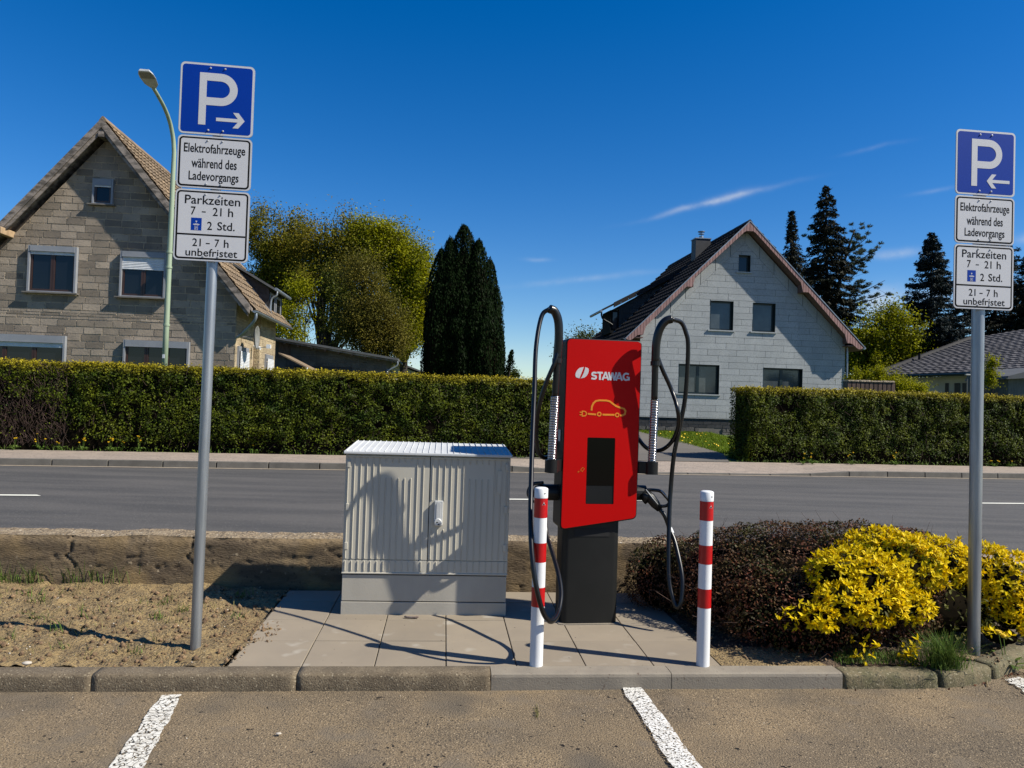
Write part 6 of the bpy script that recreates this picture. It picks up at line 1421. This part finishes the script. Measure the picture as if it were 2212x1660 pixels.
tree('small_tree', 'small green tree behind the charger left of the panelled house', 'tree', 41, 1262, [(1262, 735, 20), (1240, 765, 28), (1275, 770, 28), (1228, 800, 22), (1290, 750, 16), (1225, 840, 25)], 'lf_mid', leaf=.11, gaps=.3, trunk_r=.08, limbs=8)
tree('green_bush', 'yellow green bush tree at the right corner of the panelled house', 'tree', 43, 1850, [(1870, 720, 40), (1850, 770, 40), (1915, 700, 38), (1950, 730, 45), (1890, 790, 42), (1940, 690, 30)], 'lf_green', gaps=.27, per=1.0, trunk_r=.15)
tree('round_bush', 'yellow tipped rounded bush behind the dark garden wall', 'bush', 27, 1890, [(1860, 822, 20), (1900, 818, 20), (1935, 828, 18), (1965, 838, 16), (1840, 826, 14), (1985, 845, 14)], 'lf_green', leaf=.06, gaps=.1, per=3.5, trunk_r=.03, limbs=5, clr=.14)
tree('dark_tree', 'dark shaded tree between the panelled house and the dark fir', 'tree', 50, 1925, [(1900, 760, 42), (1960, 770, 50), (1930, 800, 40), (2010, 775, 40), (2060, 760, 40)], 'yew', leaf=.14, gaps=.1, per=1.2)
tree('sapling', 'slender sapling in front of the bungalow roof right of the sign post', 'tree', 26, 2140, [(2141, 785, 8), (2140, 805, 9), (2139, 825, 7)], 'lf_green', leaf=.06, gaps=.2, per=2, trunk_r=.02, limbs=5, clr=.12)
for (x, rr, lab) in ((1098, 7, 'tiny distant tree on the skyline just right of the yew'), (1112, 5, 'tiny yellowish distant tree nearest the charger cable')):
    tree('distant_tree', lab, 'tree', 90, x, [(x, 806, rr), (x - 5, 810, rr - 1), (x + 6, 811, rr - 2)], 'yew' if rr == 7 else 'lf_mid', leaf=.22, gaps=0, per=.5, limbs=3, clr=.3)
def conifer(name, label, Y, px, top, base, wpx, mt, seed=1, droop=.25, n=16000, size=.26, pw=.85, sparse=1.0, group=None, lean=0, tipw=.0):
    ppm = PF / Y; t = at(px + lean, top, Y); b = at(px, base, Y); O = Vector((b.x, Y, YARD(Y))); r = root(name, label, 'conifer', Frame(O, 0), group); H_ = t.z - O.z; R_ = wpx / ppm; zb = b.z - O.z; lx = t.x - b.x
    MB().tube([(0, 0, -.5), (lx * .4, 0, H_ * .5), (lx, 0, H_ - .1)], [.2, .12, .02], 8).build('trunk', 'bark', r, smooth=True)
    rg = np.random.default_rng(seed); Cs, Ds, Us = [], [], []; bm_ = MB(); nb = int(230 * sparse) + int(H_ * 12)
    for k in range(nb):
        f = rg.random() ** 1.15; z = zb + (H_ - zb) * f; rad_ = (R_ * (1 - f) ** pw + tipw) * rg.uniform(.62, 1.12) + .10; a = rg.random() * 6.283
        m = max(8, int(n / nb * (.25 + 1.6 * (1 - f)))); s = np.sqrt(rg.random(m)) ; ca, sa = math.cos(a), math.sin(a)
        x = ca * rad_ * s; y = sa * rad_ * s; zz = z - droop * rad_ * s ** 1.4 + .10 * rad_ * s ** 4
        lat = rg.normal(0, .09 + .16 * rad_ * (1 - s) * .6, m); p = np.stack([x - sa * lat + lx * f, y + ca * lat, zz - np.abs(rg.normal(0, .10, m))], 1)
        Cs.append(p); Ds.append(np.tile([ca * .3, sa * .3, 1.], (m, 1))); Us.append(norm(np.tile([ca, sa, -.35 - droop], (m, 1)) + rg.normal(0, .45, (m, 3))))
        if k % 3 == 0: bm_.tube([(lx * f, 0, z), (ca * rad_ * .9 + lx * f, sa * rad_ * .9, z - droop * rad_ * .85)], [.035, .01], 4, caps=False)
    tag(bm_.build('branches', 'bark', r), kind='stuff')
    C, D, U_ = map(np.concatenate, (Cs, Ds, Us)); leafobj('needles', C, D, size, mt, r, aspect=.28, jit=.8, up=U_)
conifer('spruce', 'tall dark narrow spruce behind the right slope of the panelled house', 46, 1790, 402, 800, 84, 'spruce', 3, .35, 46000, .24, .62, group='conifers behind the houses', lean=-6)
conifer('small_spruce', 'smaller crooked spruce tip left of the tall spruce', 44, 1716, 456, 700, 44, 'spruce', 5, .3, 14000, .22, .9, .7, group='conifers behind the houses', lean=-6)
conifer('fir', 'broad dark blue fir left of the right sign post', 44, 2012, 503, 790, 98, 'fir', 7, .05, 46000, .22, .80, group='conifers behind the houses')
conifer('large_fir', 'dark conifer partly hidden behind the right sign plates', 50, 2150, 480, 800, 110, 'spruce', 9, .3, 46000, .26, .55, group='conifers behind the houses')
conifer('edge_conifer', 'dark conifer cut off by the right edge of the photo', 46, 2225, 545, 760, 60, 'spruce', 13, .3, 22000, .24, .6, group='conifers behind the houses')
# pine: open branches with tufts
PY = 47.5; pr_ = root('pine', 'open blue green pine with long branches right of the tall spruce', 'conifer', Frame((at(1800, 800, PY).x, PY, YARD(PY)), 0), 'conifers behind the houses'); O = Vector((at(1800, 800, PY).x, PY, YARD(PY)))
lm = MB(); Cs, Us = [], []
stem = [at(x, y, PY) - O for x, y in ((1800, 830), (1800, 700), (1815, 600), (1835, 530), (1845, 500))]; lm.tube(spline(stem, 4), [.16 - .008 * i for i in range(17)], 7)
for (x0, y0, x1, y1) in ((1812, 560, 1850, 494), (1815, 580, 1872, 545), (1812, 610, 1868, 570), (1808, 640, 1912, 606), (1806, 655, 1902, 640), (1804, 680, 1880, 662), (1802, 700, 1870, 690), (1815, 570, 1840, 520), (1805, 600, 1755, 560), (1805, 640, 1740, 610), (1800, 560, 1730, 520), (1810, 545, 1860, 520), (1802, 720, 1850, 715), (1805, 650, 1720, 560), (1800, 640, 1700, 600), (1810, 620, 1880, 610), (1812, 600, 1850, 560)):
    a = at(x0, y0, PY) - O; b = at(x1, y1, PY) - O; b.y += random.uniform(-1.2, 1.2); mid = a.lerp(b, .5) + Vector((0, 0, -.25)); q = spline([a, mid, b], 6); lm.tube(q, [.05 - .003 * i for i in range(len(q))], 5, caps=False)
    for k in range(15):
        t = .3 + .7 * random.random(); p = q[min(len(q) - 1, int(t * (len(q) - 1)))]; e = p + Vector((random.gauss(0, .38), random.gauss(0, .38), random.gauss(.08, .26))); lm.tube([p, e], [.012, .005], 3, caps=False)
        m = 46; s = np.random.default_rng(k).normal(0, 1, (m, 3)); s[:, 2] = np.abs(s[:, 2]) * .8; s = norm(s); Cs.append(np.array(e) + s * .13); Us.append(s)
lm.build('limbs', 'bark', pr_, smooth=True); C_ = np.concatenate(Cs); leafobj('needles', C_, RNG.normal(0, 1, C_.shape), .27, 'pine', pr_, aspect=.16, jit=.5, up=np.concatenate(Us) * 2)
# columnar yew ------------------------------------------------------------
YY = 33; yg = at(1005, 830, YY); yw = root('yew', 'big dark conical yew with upright shoots in the middle of the picture', 'conifer', Frame((yg.x, YY, YARD(YY)), 0)); O = np.array([yg.x, YY, YARD(YY)]); ppm = PF / YY
cols = [(1003, 490, 56), (975, 520, 40), (955, 545, 34), (1035, 525, 40), (1058, 560, 32), (985, 560, 48), (1022, 570, 50), (942, 610, 26), (1072, 625, 22), (960, 640, 40), (1050, 650, 38), (1000, 640, 60), (935, 690, 20), (1078, 700, 17)]
Cs, Ds, Us = [], [], []
for i, (px, tp, wd) in enumerate(cols):
    t = at(px, tp, YY); x0 = t.x - O[0]; top = t.z - O[2]; R_ = wd / ppm; y0 = RNG.uniform(-.5, .5) if i else 0; n = int(11000 * (wd / 40) ** 1.2)
    f = RNG.random(n) ** .9; a = RNG.uniform(0, 6.283, n); rr = R_ * np.clip((1 - f) * 3.6, 0, 1) ** .6 * (.88 + .34 * fbm(a * 1.6 + i, f * 5, 1.6, 3, 50 + i)) + .02
    rr = rr * (1 - np.minimum(RNG.exponential(.06, n), .4)); z = top * f + RNG.normal(0, .05, n)
    Cs.append(np.stack([x0 + rr * np.cos(a), y0 + rr * np.sin(a), z], 1)); Ds.append(np.stack([np.cos(a), np.sin(a), .3 + 0 * a], 1)); Us.append(np.tile([0, 0, 2.2], (n, 1)) + Ds[-1] * .7)
    cb = MB().lathe([(R_ * .76, -.3), (R_ * .76, top * .55), (R_ * .5, top * .80), (.03, top * .9)], 14, (x0, y0, 0)); cb.build('shade_core', 'core', yw, smooth=True)  # dark column standing in for shade inside the yew
C_ = np.concatenate(Cs); leafobj('foliage', C_, np.concatenate(Ds), .15, 'yew', yw, aspect=.33, jit=.5, up=np.concatenate(Us))
MB().tube([(0, 0, -.5), (0, 0, 3)], .15, 8).build('trunk', 'bark', yw)
sx_ = at(1101, 790, 33); r = root('shoot_conifer', 'small dark wispy conifer tip just right of the yew', 'conifer', Frame((sx_.x, 33, YARD(33)), 0)); e0 = at(1104, 757, 33); hh = e0.z - YARD(33)
MB().tube([(-.12, 0, 0), (.0, 0, hh * .7), (.12, 0, hh)], [.04, .03, .01], 6).build('trunk', 'bark', r)
n = 700; f = RNG.uniform(.72, 1, n); C_ = np.stack([-.05 + .22 * (f - .72) * 2 + RNG.normal(0, .10, n) * (1.1 - f) * 3, RNG.normal(0, .08, n), hh * f], 1); leafobj('needles', C_, RNG.normal(0, 1, (n, 3)), .14, 'yew', r, aspect=.3, up=np.tile([.6, 0, 1.5], (n, 1)))
bpy.context.view_layer.update()
